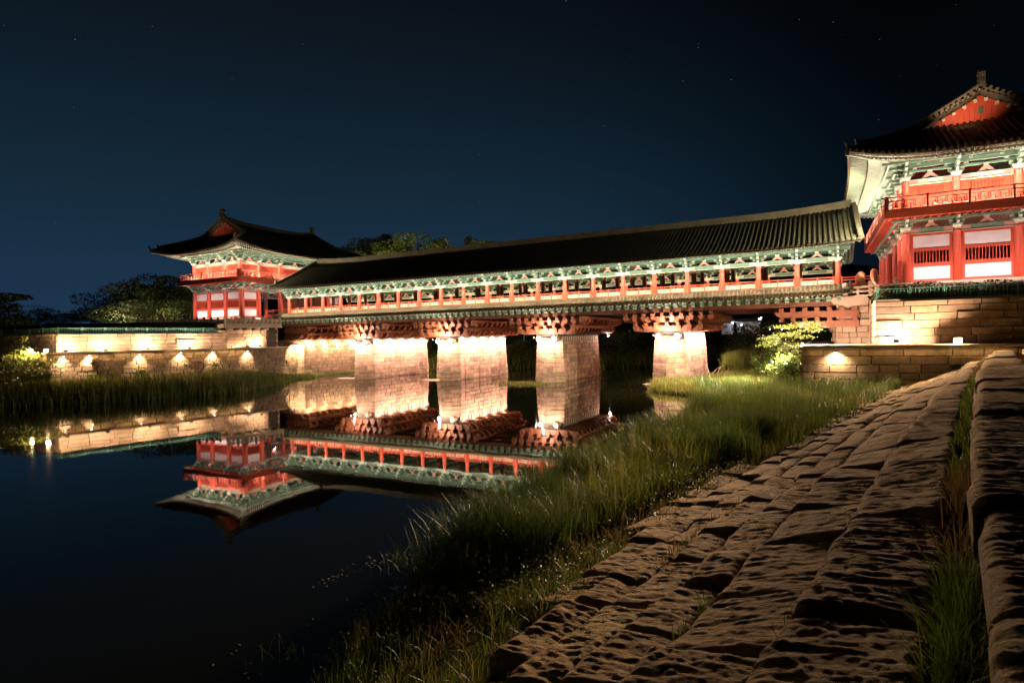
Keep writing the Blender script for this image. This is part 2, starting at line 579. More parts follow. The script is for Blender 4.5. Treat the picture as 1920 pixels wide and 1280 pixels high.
# columns (with their bracket sets)
mb = MB()
mb.tube([(0, 0, 8.35), (0, 0, 9.2), (0, 0, 10.25)], [.225, .215, .185], 14, 0)
colp = mb.build('column', RED, bridge, (0, 0, 0))
mb = MB()
mb.tube([(0, 0, 10.25), (0, 0, 10.47)], .192, 14, 2)
bracket(mb, (0, 0, 10.47), .92, 3)
mb.build('bracket', [GREEN, PALE, PINK], colp, (0, 0, 0))
mb = MB()
mb.tube([(0, 0, 8.35), (0, 0, 10.4), (0, 0, 13.2)], [.24, .23, .2], 12, 0)
inp = mb.build('inner_column', REDW, bridge, (0, 0, 0))
first = [True, True]
for i in range(22):
    x = BX1 - i * BAY
    for y in (YF, YR):
        if first[0]:
            colp.location = Vector((x, y, 0)) - ORG[bridge.name]
            first[0] = False
        else:
            part_copy(colp, bridge, (x, y, 0))
    for y in (YF + 3.3, YR - 3.3):
        if first[1]:
            inp.location = Vector((x, y, 0)) - ORG[bridge.name]
            first[1] = False
        else:
            part_copy(inp, bridge, (x, y, 0))

# lintels, struts and purlins of each long side
for y in (YF, YR):
    mb = MB()
    for i in range(21):
        x1 = BX1 - i * BAY - .19
        x0 = x1 - BAY + .38
        mb.box(x0, x1, y - .11, y + .11, 10.46, 10.80, 0)
        mb.box(x0, x0 + .5, y - .118, y + .118, 10.50, 10.76, 1)
        mb.box(x1 - .5, x1, y - .118, y + .118, 10.50, 10.76, 1)
        mb.box(x0, x1, y - .15, y + .15, 10.425, 10.457, 1)
        lam(mb, ((x0 + x1) / 2, y, 10.80), 0, 1.0, .42, .14, 2)
    mb.box(BX0 - .9, BX1 + .9, y - .08, y + .08, 11.33, 11.50, 0)
    mb.box(BX0 - .9, BX1 + .9, y - .12, y + .12, 11.72, 11.90, 0)
    mb.box(BX0 - .9, BX1 + .9, y - .82, y - .66, 11.40, 11.56, 0) if y == YF else mb.box(BX0 - .9, BX1 + .9, y + .66, y + .82, 11.40, 11.56, 0)
    mb.build('lintel', [GREEN, PALE, PINK], bridge)
mb = MB()
for i in range(22):
    x = BX1 - i * BAY
    mb.box(x - .13, x + .13, YF + .2, YR - .2, 11.05, 11.40, 0)
    mb.box(x - .12, x + .12, YF + .2, YR - .2, 12.4, 12.72, 0)
for y in (YF + 3.3, YR - 3.3):
    mb.box(BX0 - .8, BX1 + .8, y - .12, y + .12, 12.75, 13.1, 0)
    mb.box(BX0 - .8, BX1 + .8, y - .10, y + .10, 11.5, 11.8, 0)
for x in (BX0, BX1):        # end gable boards
    mb.prism([(YF - .2, 11.95), (YR + .2, 11.95), (YC + .3, 15.15), (YC - .3, 15.15)], 0, x - .06, x + .06, 1)
mb.build('cross_beams', [GREEND, REDW], bridge)['kind'] = 'stuff'

# balustrades, one per bay and side
mb = MB()
W_ = BAY - .44
mb.tube([(-W_ / 2, 0, 9.07), (W_ / 2, 0, 9.07)], .045, 8, 0)
mb.box(-W_ / 2, W_ / 2, -.04, .04, 8.83, 8.90, 0)
mb.box(-W_ / 2, W_ / 2, -.05, .05, 8.36, 8.50, 0)
for px_ in (-W_ / 2 + .05, 0, W_ / 2 - .05):
    mb.box(px_ - .05, px_ + .05, -.055, .055, 8.36, 9.08, 0)
    mb.tube([(px_, 0, 9.08), (px_, 0, 9.2)], [.05, .02], 6, 0)
mb.box(-W_ / 2, W_ / 2, .045, .065, 8.50, 8.83, 1)
for s0 in (-W_ / 2 + .12, .1):
    fret(mb, (s0, 0), 0, W_ / 2 - .22, 8.52, 8.81, .03, .05, 0, .33)
balp = mb.build('balustrade', [RED, CREAM], bridge, (0, 0, 0))
f_ = True
for i in range(21):
    x = BX1 - (i + .5) * BAY
    for y in (YF, YR):
        if f_:
            balp.location = Vector((x, y, 0)) - ORG[bridge.name]
            f_ = False
        else:
            part_copy(balp, bridge, (x, y, 0))


# main roof
def broof(x, v):
    """v 0 at eave .. 1 at ridge: half-width and height"""
    e = max(0, 1 - (x - (BX0 - 1.2)) / 9) ** 2 + max(0, 1 - ((BX1 + 1.6) - x) / 9) ** 2
    return 8.5 * (1 - v), 11.52 + 3.95 * v ** 1.16 + e * (.22 * (1 - v) + .42 * v)


RX0, RX1 = BX0 - .75, BX1 + 1.6
mroof = MB()
xs = list(np.linspace(RX0, RX1, 40))
vv = [0, .12, .25, .4, .6, .8, 1.0]
for sg in (-1, 1):
    mroof.surf([[(x, YC + sg * broof(x, v)[0], broof(x, v)[1]) for v in vv] for x in xs][::-sg], 0, True, .16)
    nr = 172
    for i in range(nr):
        x = RX0 + .25 + i * (RX1 - RX0 - .5) / (nr - 1)
        mroof.rib([(x, YC + sg * broof(x, v)[0], broof(x, v)[1] + .005) for v in vv], .20, .11, 0, 4)
        w0, z0 = broof(x, 0)
        mroof.tube([(x, YC + sg * w0, z0 + .03), (x, YC + sg * (w0 + .05), z0 + .03)], .095, 8, 0)
roofo = mroof.build('main_roof', TILE, bridge)
mb = MB()
rp = []
xs = list(np.linspace(RX0 + .3, RX1 - .3, 50))
for lo, hi, w in ((-.1, .34, .40), (.341, .46, .50), (.461, .60, .34)):
    for i in range(len(xs) - 1):
        za, zb = broof(xs[i], 1)[1], broof(xs[i + 1], 1)[1]
        w2 = w / 2
        vs = [(xs[i], YC - w2, za + lo), (xs[i], YC + w2, za + lo), (xs[i], YC + w2, za + hi), (xs[i], YC - w2, za + hi),
              (xs[i + 1], YC - w2, zb + lo), (xs[i + 1], YC + w2, zb + lo), (xs[i + 1], YC + w2, zb + hi), (xs[i + 1], YC - w2, zb + hi)]
        fs = [(0, 4, 7, 3), (1, 2, 6, 5), (3, 7, 6, 2), (0, 1, 5, 4)]
        if i == 0: fs.append((0, 3, 2, 1))
        if i == len(xs) - 2: fs.append((4, 5, 6, 7))
        mb.add(vs, fs, 0)
mb.build('ridge', TILEL, roofo)
for x in (RX0 + .12, RX1 - .12):
    mb = MB()
    for sg in (-1, 1):
        pts = [(x, YC + sg * broof(x, v)[0], broof(x, v)[1] + .22) for v in (.17, .3, .45, .6, .8, .98)]
        for a, b in zip(pts[:-1], pts[1:]):
            mb.bar(a, b, .30, .40, 0)
        mb.tube(pts, .13, 6, 0)
        pts = [(x, YC + sg * broof(x, v)[0], broof(x, v)[1] + .12) for v in (0, .1, .17)]
        mb.tube(pts + [(x, YC + sg * 8.6, broof(x, 0)[1] + .3)][:0], .16, 6, 0)
        # short cross tiles along the verge
        sx = -1 if x < -30 else 1
        for v in np.linspace(.01, .97, 30):
            w, z = broof(x, v)
            mb.tube([(x - sx * .05, YC + sg * w, z + .05), (x + sx * .30, YC + sg * w, z + .02)], .09, 6, 0)
        w, z = broof(x, .16)
        mb.prism([(YC + sg * w, z), (YC + sg * (w + .28), z), (YC + sg * (w + .3), z + .5), (YC + sg * (w + .1), z + .65), (YC + sg * w, z + .45)][::sg], 0, x - .13, x + .13, 1)
    mb.build('verge_ridge', [TILEL, ORN], roofo)
# rafters under the main eaves
for sg in (-1, 1):
    mb = MB()
    n = 180
    for i in range(n):
        x = RX0 + .2 + i * (RX1 - RX0 - .4) / (n - 1)
        w0, z0 = broof(x, .015)
        w1, z1 = broof(x, .42)
        mb.tube([(x, YC + sg * w0, z0 - .25), (x, YC + sg * w1, z1 - .26)], .07, 6, 0)
        mb.cbox((x, YC + sg * (w0 + .02), z0 - .25), .085, .05, .085, 1)
    for i in range(24):
        xa = RX0 + .1 + i * (RX1 - RX0 - .2) / 24
        xb = RX0 + .1 + (i + 1) * (RX1 - RX0 - .2) / 24
        mb.bar((xa, YC + sg * (broof(xa, 0)[0] - .05), broof(xa, 0)[1] - .135), (xb, YC + sg * (broof(xb, 0)[0] - .05), broof(xb, 0)[1] - .135), .1, .10, 2)
    mb.build('rafters', [GREEND, PALE, TILEL], roofo)['kind'] = 'stuff'

# piers
PX = [-12.25, -24.5, -37.0, -49.35]
PY0, PY1 = 55.3, 66.4


def pier_outline(z):
    k = 1 - .028 * (z / 4.5)           # slight batter
    w = 1.45 * k
    y0, y1 = PY0 + .10 * z / 4.5, PY1 - .10 * z / 4.5
    return [(-w, y0), (0, y0 - w), (w, y0), (w, y1), (0, y1 + w), (-w, y1)]


def make_pier(cx, seed):
    rr = random.Random(seed)
    mb = MB()
    # core
    o = pier_outline(0)
    mb.prism([(cx + a * .93, YC + (b - YC) * .985) for a, b in o], 2, -1.2, 4.5, 1)
    hs = [-1.0, -.45, .1, .55, 1.0, 1.48, 1.92, 2.4, 2.85, 3.32, 3.78]
    for k, z0 in enumerate(hs):
        z1 = (hs[k + 1] if k + 1 < len(hs) else 4.12)
        o = [(cx + a, b) for a, b in pier_outline((z0 + z1) / 2)]
        for i in range(6):
            a, b = Vector(o[i]), Vector(o[(i + 1) % 6])
            L = (b - a).length
            d = (b - a) / L
            nrm = Vector((-d.y, d.x))
            if nrm.dot((a + b) / 2 - Vector((cx, YC))) < 0: nrm = -nrm
            nose = L < 3
            n = 1 if nose and k % 2 else (2 if nose else 11)
            cuts = [0] + sorted(max(.1, min(.9, (j + rr.uniform(-.22, .22) + (.25 if k % 2 else 0)) / n)) for j in range(1, n)) + [1]
            for j in range(n):
                g = .02
                out = rr.uniform(.0, .05) if not nose else ((10 - k) * .018 + rr.uniform(0, .03))
                p = a + d * (L * cuts[j] + (g if j else -(out if nose else .02)))
                q = a + d * (L * cuts[j + 1] - (g if j < n - 1 else -(out if nose else .02)))
                out2 = out - .025
                za, zb = z0 + .014, z1 - .014 - i * .003
                vs = []
                for zz, oo in ((za, out2), (za + .03, out), (zb - .03, out), (zb, out2)):
                    for pt, s in ((p, 1), (q, -1)):
                        e = pt + nrm * oo + d * (s * (.02 if oo == out2 else 0))
                        vs.append((e.x, e.y, zz))
                bi = [(p - nrm * .2), (q - nrm * .2)]
                vs += [(bi[0].x, bi[0].y, za), (bi[1].x, bi[1].y, za), (bi[0].x, bi[0].y, zb), (bi[1].x, bi[1].y, zb)]
                mb.add(vs, [(0, 1, 3, 2), (2, 3, 5, 4), (4, 5, 7, 6), (8, 9, 1, 0), (6, 7, 11, 10), (8, 0, 2, 4, 6, 10), (1, 9, 11, 7, 5, 3)], 0)
    pier = mb.build('pier', [STONEP, MORTAR], bridge, (cx, YC, 0))
    # upright slabs with gaps round the top
    mb = MB()
    for sx in (-1, 1):
        n = 18
        for i in range(n):
            y = PY0 + .3 + i * (PY1 - PY0 - .6) / (n - 1)
            mb.box(cx + sx * 1.18 - (.2), cx + sx * 1.18 + (.2), y - .2, y + .2, 4.13, 4.62, 0)
    mb.box(cx - 1.25, cx + 1.25, PY0 - .6, PY1 + .6, 4.622, 4.80, 1)
    for y in (PY0 - .35, PY1 + .35):
        for sx in (-1, 1):
            mb.tube([(cx + sx * .85, y - .45, 4.40), (cx + sx * .85, y + .3, 4.44)], .3, 12, 0)
    mb.build('cap_slabs', [STONEC, MORTAR], pier)['kind'] = 'stuff'
    # corbels: two tiers of long arms parallel to the bridge, cross beams between
    for (hl, z0, z1, nb) in ((3.3, 4.86, 5.42, 7), (4.25, 5.72, 6.26, 10)):
        for i in range(12):
            y = PY0 - .55 + i * (PY1 - PY0 + 1.1) / 11
            m2_ = MB()
            h = z1 - z0
            pr = [(-hl, h), (-hl, h * .72), (-hl + .12, h * .38), (-hl + .38, h * .12), (-hl + .8, 0), (hl - .8, 0), (hl - .38, h * .12), (hl - .12, h * .38), (hl, h * .72), (hl, h)]
            m2_.prism([(cx + a, z0 + b) for a, b in pr], 1, y - .19, y + .19, 0)
            m2_.build('corbel_arm', REDW, pier)
        mb = MB()
        for i in range(nb):
            x = cx - hl + .35 + i * (2 * hl - .7) / (nb - 1)
            mb.prism([(PY0 - 1.15, z1 + .30), (PY0 - 1.15, z1 + .16), (PY0 - .95, z1 + .002), (PY1 + .95, z1 + .002), (PY1 + 1.15, z1 + .16), (PY1 + 1.15, z1 + .30)], 0, x - .15, x + .15, 0)
            # cup-shaped beam end below
            mb.add([(x + a * k, PY0 - .78 - q, zz) for k, q, zz in ((.17, 0, z1 - .48), (.26, .22, z1 - .03)) for a in (-1, 1)] +
                   [(x + a * k, PY0 - .40, zz) for k, zz in ((.17, z1 - .48), (.26, z1 - .03)) for a in (-1, 1)],
                   [(0, 1, 3, 2), (0, 2, 6, 4), (1, 5, 7, 3), (2, 3, 7, 6), (0, 4, 5, 1)], 0)
        mb.build('cross_beam_tier', REDW, pier)['kind'] = 'stuff'
    return pier


for i, x in enumerate(PX):
    make_pier(x, 40 + i)


# ------------------------------------------------------------------ gate pavilions
def zroof_front(r, s, corner=.85):
    """height of the hipped skirt; r 0 at gable foot .. 1 at eave, s position along the eave 0..1"""
    return 19.72 - 3.15 * r + .28 * r * r + corner * (r ** 1.3) * abs(s) ** 3.2


def zroof_upper(x, y):
    u = min(1, abs(x) / 4.0)
    return 21.45 - 1.73 * u ** .93 + (1 - u) * .50 * (abs(y) / 8.0) ** 3


def build_pavilion(loc, label):
    root = empty('gate_pavilion', loc, label, 'pavilion')
    ox, oy = loc[0], loc[1]
    ORG[root.name] = Vector((0, 0, 0))   # geometry below is written in local plan coordinates, true heights
    xs = [-4.85, -1.75, 1.75, 4.85]
    ys = [-9.2, -6.4, -2.8, 2.8, 6.4, 9.2]
    # plinth
    mb = MB()
    mb.box(-5.9, 5.9, -10.2, 10.2, 7.55, 7.98, 0)
    mb.box(-5.6, 5.6, -9.9, 9.9, 7.982, 8.05, 0)
    mb.build('plinth', STONEC, root)
    # lower columns
    mb = MB()
    mb.tube([(0, 0, 8.05), (0, 0, 9.6), (0, 0, 11.72)], [.30, .29, .25], 18, 0)
    lc = mb.build('column', RED, root, (0, 0, 0))
    mb = MB()
    mb.tube([(0, 0, 11.72), (0, 0, 11.96)], .258, 18, 2)
    bracket(mb, (0, 0, 11.96), .95, 2)
    mb.build('bracket', [GREEN, PALE, PINK], lc, (0, 0, 0))
    mb = MB()
    mb.tube([(0, 0, 13.2), (0, 0, 15.55)], [.26, .23], 16, 0)
    uc = mb.build('upper_column', RED, root, (0, 0, 0))
    mb = MB()
    mb.tube([(0, 0, 15.55), (0, 0, 15.72)], .238, 16, 2)
    bracket(mb, (0, 0, 15.72), 1.0, 3)
    mb.build('bracket', [GREEN, PALE, PINK], uc, (0, 0, 0))
    spots = [(x, y) for x in xs for y in ys if abs(x) > 4 or abs(y) > 9]
    for i, (x, y) in enumerate(spots):
        if i == 0:
            lc.location = (x, y, 0)
            uc.location = (x, y, 0)
        else:
            part_copy(lc, root, (x, y, 0))
            part_copy(uc, root, (x, y, 0))
    # inner posts of the ground floor
    mb = MB()
    mb.tube([(0, 0, 8.05), (0, 0, 12.6)], .25, 12, 0)
    ip = mb.build('inner_post', REDW, root, (0, 0, 0))
    sp2 = [(x, y) for x in (-1.75, 1.75) for y in (-6.4, -2.8, 2.8, 6.4)]
    ip.location = (sp2[0][0], sp2[0][1], 0)
    for x, y in sp2[1:]:
        part_copy(ip, root, (x, y, 0))

    def wall_bay(ax, c, a0, a1, sgn, openb=False):
        """one ground floor bay: ax 0 = front/back wall at y=c, ax 1 = side wall at x=c"""
        m = MB()

        def B(u0, u1, d0, d1, z0, z1, mi):
            if ax == 0:
                m.box(u0, u1, c + min(sgn * d0, sgn * d1), c + max(sgn * d0, sgn * d1), z0, z1, mi)
            else:
                m.box(c + min(sgn * d0, sgn * d1), c + max(sgn * d0, sgn * d1), u0, u1, z0, z1, mi)
        a0 += .27
        a1 -= .27
        fr = .17
        B(a0, a1, -.07, .07, 8.05, 8.28, 0)
        B(a0, a1, -.07, .07, 11.50, 11.72, 0)
        B(a0, a1, -.07, .07, 9.20, 9.42, 0)
        B(a0, a1, -.07, .07, 10.36, 10.58, 0)
        for z0, z1 in ((8.28, 9.20), (9.42, 10.36), (10.58, 11.50)):
            B(a0, a0 + fr, -.07, .07, z0, z1, 0)
            B(a1 - fr, a1, -.07, .07, z0, z1, 0)
        B(a0 + fr, a1 - fr, -.05, .03, 8.28, 9.20, 1)
        B(a0 + fr, a1 - fr, -.05, .03, 10.58, 11.50, 1)
        o = m.build('wall_panel', [RED, PLASTER], root)
        m = MB()
        n = max(5, int((a1 - a0 - 2 * fr) / .2))
        for i in range(n + 1):
            u = a0 + fr + .03 + (a1 - a0 - 2 * fr - .06) * i / n
            B(u - .025, u + .025, -.02, .04, 9.42, 10.36, 0)
        B(a0 + fr, a1 - fr, .041, .07, 9.42, 9.50, 0)
        m.build('window', RED, o)

    for i in range(3):
        wall_bay(0, -9.2, xs[i], xs[i + 1], -1)
        wall_bay(0, 9.2, xs[i], xs[i + 1], 1)
    for s in (-1, 1):
        for i in (0, 4):
            wall_bay(1, s * 4.85, ys[i], ys[i + 1], s)
    # inner cross walls beside the passage
    for y in (-6.4, 6.4):
        m = MB()
        m.box(-4.6, 4.6, y - .05, y + .05, 8.05, 11.6, 0)
        m.build('inner_wall', REDW, root)
    # lintels and struts lower + upper
    for z0, h, zs, hs, nm in ((11.72, .36, 12.08, .42, 'lower_lintel'), (15.36, .36, 15.72, .52, 'upper_lintel')):
        m = MB()
        for y in (-9.2, 9.2):
            for i in range(3):
                a, b = xs[i] + .25, xs[i + 1] - .25
                m.box(a, b, y - .13, y + .13, z0, z0 + h, 1 if nm[0] == 'u' else 0)
                for e in (a, b - .55):
                    m.box(e, e + .55, y - .137, y + .137, z0 + .05, z0 + h - .05, 2)
                m.box(a, b, y - .17, y + .17, z0 - .04, z0 - .002, 1)
                lam(m, ((a + b) / 2, y, zs), 0, 1.15, hs, .16, 2)
        for x in (-4.85, 4.85):
            for i in range(5):
                a, b = ys[i] + .25, ys[i + 1] - .25
                m.box(x - .13, x + .13, a, b, z0, z0 + h, 1 if nm[0] == 'u' else 0)
                for e in (a, b - .55):
                    m.box(x - .137, x + .137, e, e + .55, z0 + .05, z0 + h - .05, 2)
                m.box(x - .17, x + .17, a, b, z0 - .04, z0 - .002, 1)
                lam(m, (x, (a + b) / 2, zs), 1, 1.15, hs, .16, 2)
        m.build(nm, [GREEN, PALE, PINK], root)
    # purlins of the bracket zone
    m = MB()
    for off, z0, z1 in ((0, 12.62, 12.78), (.62, 12.55, 12.70)):
        X, Y = 4.85 + off, 9.2 + off
        for s in (-1, 1):
            m.box(-X - .3, X + .3, s * Y - .08, s * Y + .08, z0, z1, 0)
            m.box(s * X - .08, s * X + .08, -Y + .085, Y - .085, z0, z1, 0)
    for off, z0, z1 in ((0, 16.28, 16.44), (.55, 16.50, 16.66), (1.05, 16.80, 16.98), (0, 16.72, 16.95)):
        X, Y = 4.85 + off, 9.2 + off
        for s in (-1, 1):
            m.box(-X - .5, X + .5, s * Y - .08, s * Y + .08, z0, z1, 0)
            m.box(s * X - .08, s * X + .08, -Y + .085, Y - .085, z0, z1, 0)
    m.box(-4.7, 4.7, -9.05, 9.05, 12.95, 13.10, 1)
    m.build('purlins', [GREEN, REDW], root)['kind'] = 'stuff'
    # balcony: floor joists, fascia, floor
    BXh, BYh = 6.22, 10.57
    m = MB()
    for i in range(40):
        y = -10.3 + i * 20.6 / 39
        for s in (-1, 1):
            m.box(min(s * 4.9, s * 6.12), max(s * 4.9, s * 6.12), y - .07, y + .07, 12.80, 12.96, 0)
    for i in range(24):
        x = -5.9 + i * 11.8 / 23
        for s in (-1, 1):
            m.box(x - .07, x + .07, min(s * 9.25, s * 10.47), max(s * 9.25, s * 10.47), 12.80, 12.96, 0)
    for s in (-1, 1):
        m.box(-BXh, BXh, s * BYh - .09, s * BYh + .09, 12.80, 13.36, 1)
        m.box(s * BXh - .09, s * BXh + .09, -BYh + .095, BYh - .095, 12.80, 13.36, 1)
        m.box(-BXh + .1, BXh - .1, min(s * 9.1, s * (BYh - .1)), max(s * 9.1, s * (BYh - .1)), 12.962, 13.10, 0)
        m.box(min(s * 4.75, s * (BXh - .1)), max(s * 4.75, s * (BXh - .1)), -9.09, 9.09, 12.962, 13.10, 0)
    bal = m.build('balcony', [RED, REDM], root)
    for k, (ax, c, L) in enumerate(((0, -BYh, BXh), (0, BYh, BXh), (1, -BXh, BYh), (1, BXh, BYh))):
        m = MB()
        Lr = L - .12

        def T(a, b, z, r):
            if ax == 0: m.tube([(a, c, z), (b, c, z)], r, 8, 0)
            else: m.tube([(c, a, z), (c, b, z)], r, 8, 0)

        def Bx(a, b, z0, z1, t=.05):
            if ax == 0: m.box(a, b, c - t, c + t, z0, z1, 0)
            else: m.box(c - t, c + t, a, b, z0, z1, 0)
        T(-L - .3, L + .3, 14.32, .055)
        Bx(-Lr, Lr, 14.00, 14.07)
        Bx(-Lr, Lr, 13.362, 13.44)
        n = 5 if ax == 0 else 8
        for i in range(n + 1):
            u = -Lr + 2 * Lr * i / n
            Bx(u - .06, u + .06, 13.362, 14.40, .065)
            if i < n:
                p0 = (u + .1, c) if ax == 0 else (c, u + .1)
                fret(m, p0, ax, 2 * Lr / n - .2, 13.45, 13.99, .06, .05, 0, .6)
        m.build('railing', REDD, bal)
    # upper walls
    for ax, c, pts in ((0, -9.2, xs), (0, 9.2, xs), (1, -4.85, ys), (1, 4.85, ys)):
        sgn = 1 if c > 0 else -1
        for i in range(len(pts) - 1):
            m = MB()
            a, b = pts[i] + .24, pts[i + 1] - .24

            def B(u0, u1, d0, d1, z0, z1, mi):
                if ax == 0: m.box(u0, u1, c + min(sgn * d0, sgn * d1), c + max(sgn * d0, sgn * d1), z0, z1, mi)
                else: m.box(c + min(sgn * d0, sgn * d1), c + max(sgn * d0, sgn * d1), u0, u1, z0, z1, mi)
            B(a, b, -.10, -.03, 13.10, 15.36, 0)
            w = min(.5, (b - a) * .18)
            B(a, a + w, -.03, .04, 13.10, 15.34, 0)
            B(b - w, b, -.03, .04, 13.10, 15.34, 0)
            B(a + w, b - w, -.03, .04, 15.16, 15.34, 0)
            B(a + w, b - w, -.03, .04, 13.10, 14.46, 0)
            o = m.build('upper_wall', RED, root)
            m = MB()
            n = max(6, int((b - a - 2 * w) / .19))
            for j in range(n + 1):
                u = a + w + (b - a - 2 * w) * j / n
                B(u - .032, u + .032, -.01, .05, 14.46, 15.16, 0)
            m.build('window', RED, o)
    # -------- roof
    side = MB()
    EX, EY, GX, GY = 8.75, 13.05, 4.0, 8.0

    def eav(r, s):      # eave swings out slightly at the corners
        return .35 * r * abs(s) ** 4

    def P_side(x_sg, r, s):
        return (x_sg * (GX + (EX - GX - .3) * r + eav(r, s)), s * (GY + (EY - GY) * r), zroof_front(r, s))

    def P_front(y_sg, r, s):
        return (s * (GX + (EX - GX) * r), y_sg * (GY + (EY - GY - .3) * r + eav(r, s)), zroof_front(r, s))
    rr_ = [0, .15, .3, .45, .6, .75, .9, 1.0]
    ss_ = list(np.linspace(-1, 1, 25))
    for sg in (-1, 1):
        rows = [[P_side(sg, r, s) for s in ss_] for r in rr_]
        side.surf(rows if sg > 0 else rows[::-1], 0, True, .14)
        rows = [[P_front(sg, r, s) for s in ss_] for r in rr_]
        side.surf(rows[::-1] if sg > 0 else rows, 0, True, .14)
        # upper roof
        uu = [0, .25, .5, .75, 1.0]
        rows = [[(sg * GX * u, y, zroof_upper(GX * u, y)) for y in np.linspace(-GY - .35, GY + .35, 17)] for u in uu]
        side.surf(rows if sg > 0 else rows[::-1], 0, True, .14)
    # tile rows: sides
    n = 66
    for i in range(n):
        y = -EY + .2 + i * (2 * EY - .4) / (n - 1)
        for sg in (-1, 1):
            r0 = max(0, (abs(y) - GY) / (EY - GY))
            pts = [P_side(sg, r, y / (GY + (EY - GY) * r)) for r in np.linspace(1, r0, 7)]
            if abs(y) < GY + .3:
                pts += [(sg * GX * u, y, zroof_upper(GX * u, y)) for u in (.75, .5, .25, .03)]
            pts = [Vector(p) + Vector((0, 0, .01)) for p in pts]
            if (pts[-1] - pts[0]).length < .15: continue
            side.rib(pts, .21, .11, 0, 4)
            e = pts[0]
            side.tube([e + Vector((0, 0, .03)), e + Vector((sg * .06, 0, .03))], .10, 8, 1)
    n = 44
    for i in range(n):
        x = -EX + .2 + i * (2 * EX - .4) / (n - 1)
        for sg in (-1, 1):
            r0 = max(0, (abs(x) - GX) / (EX - GX))
            pts = [P_front(sg, r, x / (GX + (EX - GX) * r)) for r in np.linspace(1, r0, 7)]
            pts = [Vector(p) + Vector((0, 0, .01)) for p in pts]
            if (pts[-1] - pts[0]).length < .15: continue
            side.rib(pts, .21, .11, 0, 4)
            e = pts[0]
            side.tube([e + Vector((0, 0, .03)), e + Vector((0, sg * .06, .03))], .10, 8, 1)
    roof = side.build('roof', [TILE, TILEL], root)
    # main ridge with hooked ends
    m = MB()
    yy = list(np.linspace(-GY - .1, GY + .1, 15))
    for lo, hi, w in ((-.1, .30, .42), (.301, .42, .56), (.421, .54, .36)):
        for a, b in zip(yy[:-1], yy[1:]):
            za, zb = zroof_upper(0, a), zroof_upper(0, b)
            vs = [(-w / 2, a, za + lo), (w / 2, a, za + lo), (w / 2, a, za + hi), (-w / 2, a, za + hi), (-w / 2, b, zb + lo), (w / 2, b, zb + lo), (w / 2, b, zb + hi), (-w / 2, b, zb + hi)]
            m.add(vs, [(0, 3, 7, 4), (1, 5, 6, 2), (3, 2, 6, 7), (0, 1, 2, 3), (4, 7, 6, 5)], 0)
    m.build('ridge', ORN, roof)
    for sg in (-1, 1):
        m = MB()
        z = zroof_upper(0, GY) + .1
        prof = [(-.45, 0), (.42, 0), (.46, .5), (.40, .95), (.46, 1.35), (.34, 1.58), (.10, 1.68), (-.18, 1.60), (-.42, 1.42), (-.50, 1.28), (-.30, 1.24), (-.10, 1.20), (-.05, 1.0), (-.22, .70), (-.40, .4)]
        m.prism([(sg * (GY + .1) + sg * a * .9, z + b * .80) for a, b in prof][::sg], 0, -.20, .20, 0)
        m.build('ridge_end_ornament', ORN, roof)
        # verge ridges and hip ridges
        for sx in (-1, 1):
            m = MB()
            pts = [(sx * GX * u, sg * (GY + .2), zroof_upper(GX * u, GY) + .20) for u in (0.03, .25, .5, .75, 1.0)] + [(sx * (GX + .55), sg * (GY + .2), 19.62)]
            for a, b in zip(pts[:-1], pts[1:]):
                m.bar(a, b, .30, .40, 0)
            m.tube([Vector(p) + Vector((0, 0, .22)) for p in pts], .12, 6, 0)
            for u in np.linspace(.05, 1.1, 14):
                zz = zroof_upper(GX * min(u, 1), GY) - (max(0, u - 1) * 2.2)
                m.tube([(sx * GX * u, sg * (GY + .2), zz + .03), (sx * GX * u, sg * (GY + .62), zz)], .095, 7, 0)
            m.prism([(sg * (GY + .1), 19.4), (sg * (GY + .45), 19.4), (sg * (GY + .5), 19.95), (sg * (GY + .2), 20.15)][::sg], 0, sx * (GX + .5) - .12, sx * (GX + .5) + .12, 1)
            m.build('verge_ridge', [TILEL, ORN], roof)
            m = MB()
            hp = []
            for r in (0, .2, .4, .6, .75, .86):
                a = P_side(sx, r, sg * 1.0)
                b = P_front(sg, r, sx * 1.0)
                hp.append(((a[0] + b[0]) / 2, (a[1] + b[1]) / 2, a[2] + .18))
            for a, b in zip(hp[:-1], hp[1:]):
                m.bar(a, b, .26, .34, 0)
            m.tube([Vector(p) + Vector((0, 0, .18)) for p in hp], .10, 6, 0)
            hp2 = []
            for r in (.86, .93, 1.0):
                a = P_side(sx, r, sg * 1.0)
                b = P_front(sg, r, sx * 1.0)
                hp2.append(Vector(((a[0] + b[0]) / 2, (a[1] + b[1]) / 2, a[2] + .10)))
            m.tube(hp2, .11, 6, 0)
            for base in (Vector(hp[-1]), hp2[-1]):      # little hooked figures
                d = Vector((sx * .62, sg * .78, 0))
                m.tube([base - d * .1, base + Vector((0, 0, .28)) + d * .02, base + Vector((0, 0, .5)) + d * .16, base + Vector((0, 0, .62)) + d * .05], [.13, .12, .08, .03], 6, 1)
            m.build('hip_ridge', [TILE, ORN], roof)
        # gable boards
        m = MB()
        g = [(-3.75, 19.62)] + [(-GX * u, zroof_upper(GX * u, GY) - .30) for u in (.9, .75, .5, .25, 0)] + [(GX * u, zroof_upper(GX * u, GY) - .30) for u in (.25, .5, .75, .9)] + [(3.75, 19.62)]
        m.prism(g, 1, sg * (GY - .25) - .06, sg * (GY - .25) + .06, 0)
        for k in range(-11, 12):
            x = k * .33
            zt = zroof_upper(x, GY) - .9
            if zt > 19.75:
                m.box(x - .014, x + .014, sg * (GY - .19) - .004, sg * (GY - .19) + .004, 19.6, min(zt, 20.9), 2)
        for sx in (-1, 1):
            for k in range(6):
                u = .08 + k * .16
                m.cbox((sx * GX * u, sg * (GY - .1), zroof_upper(GX * u, GY) - .48), .20, .20, .22, 1)
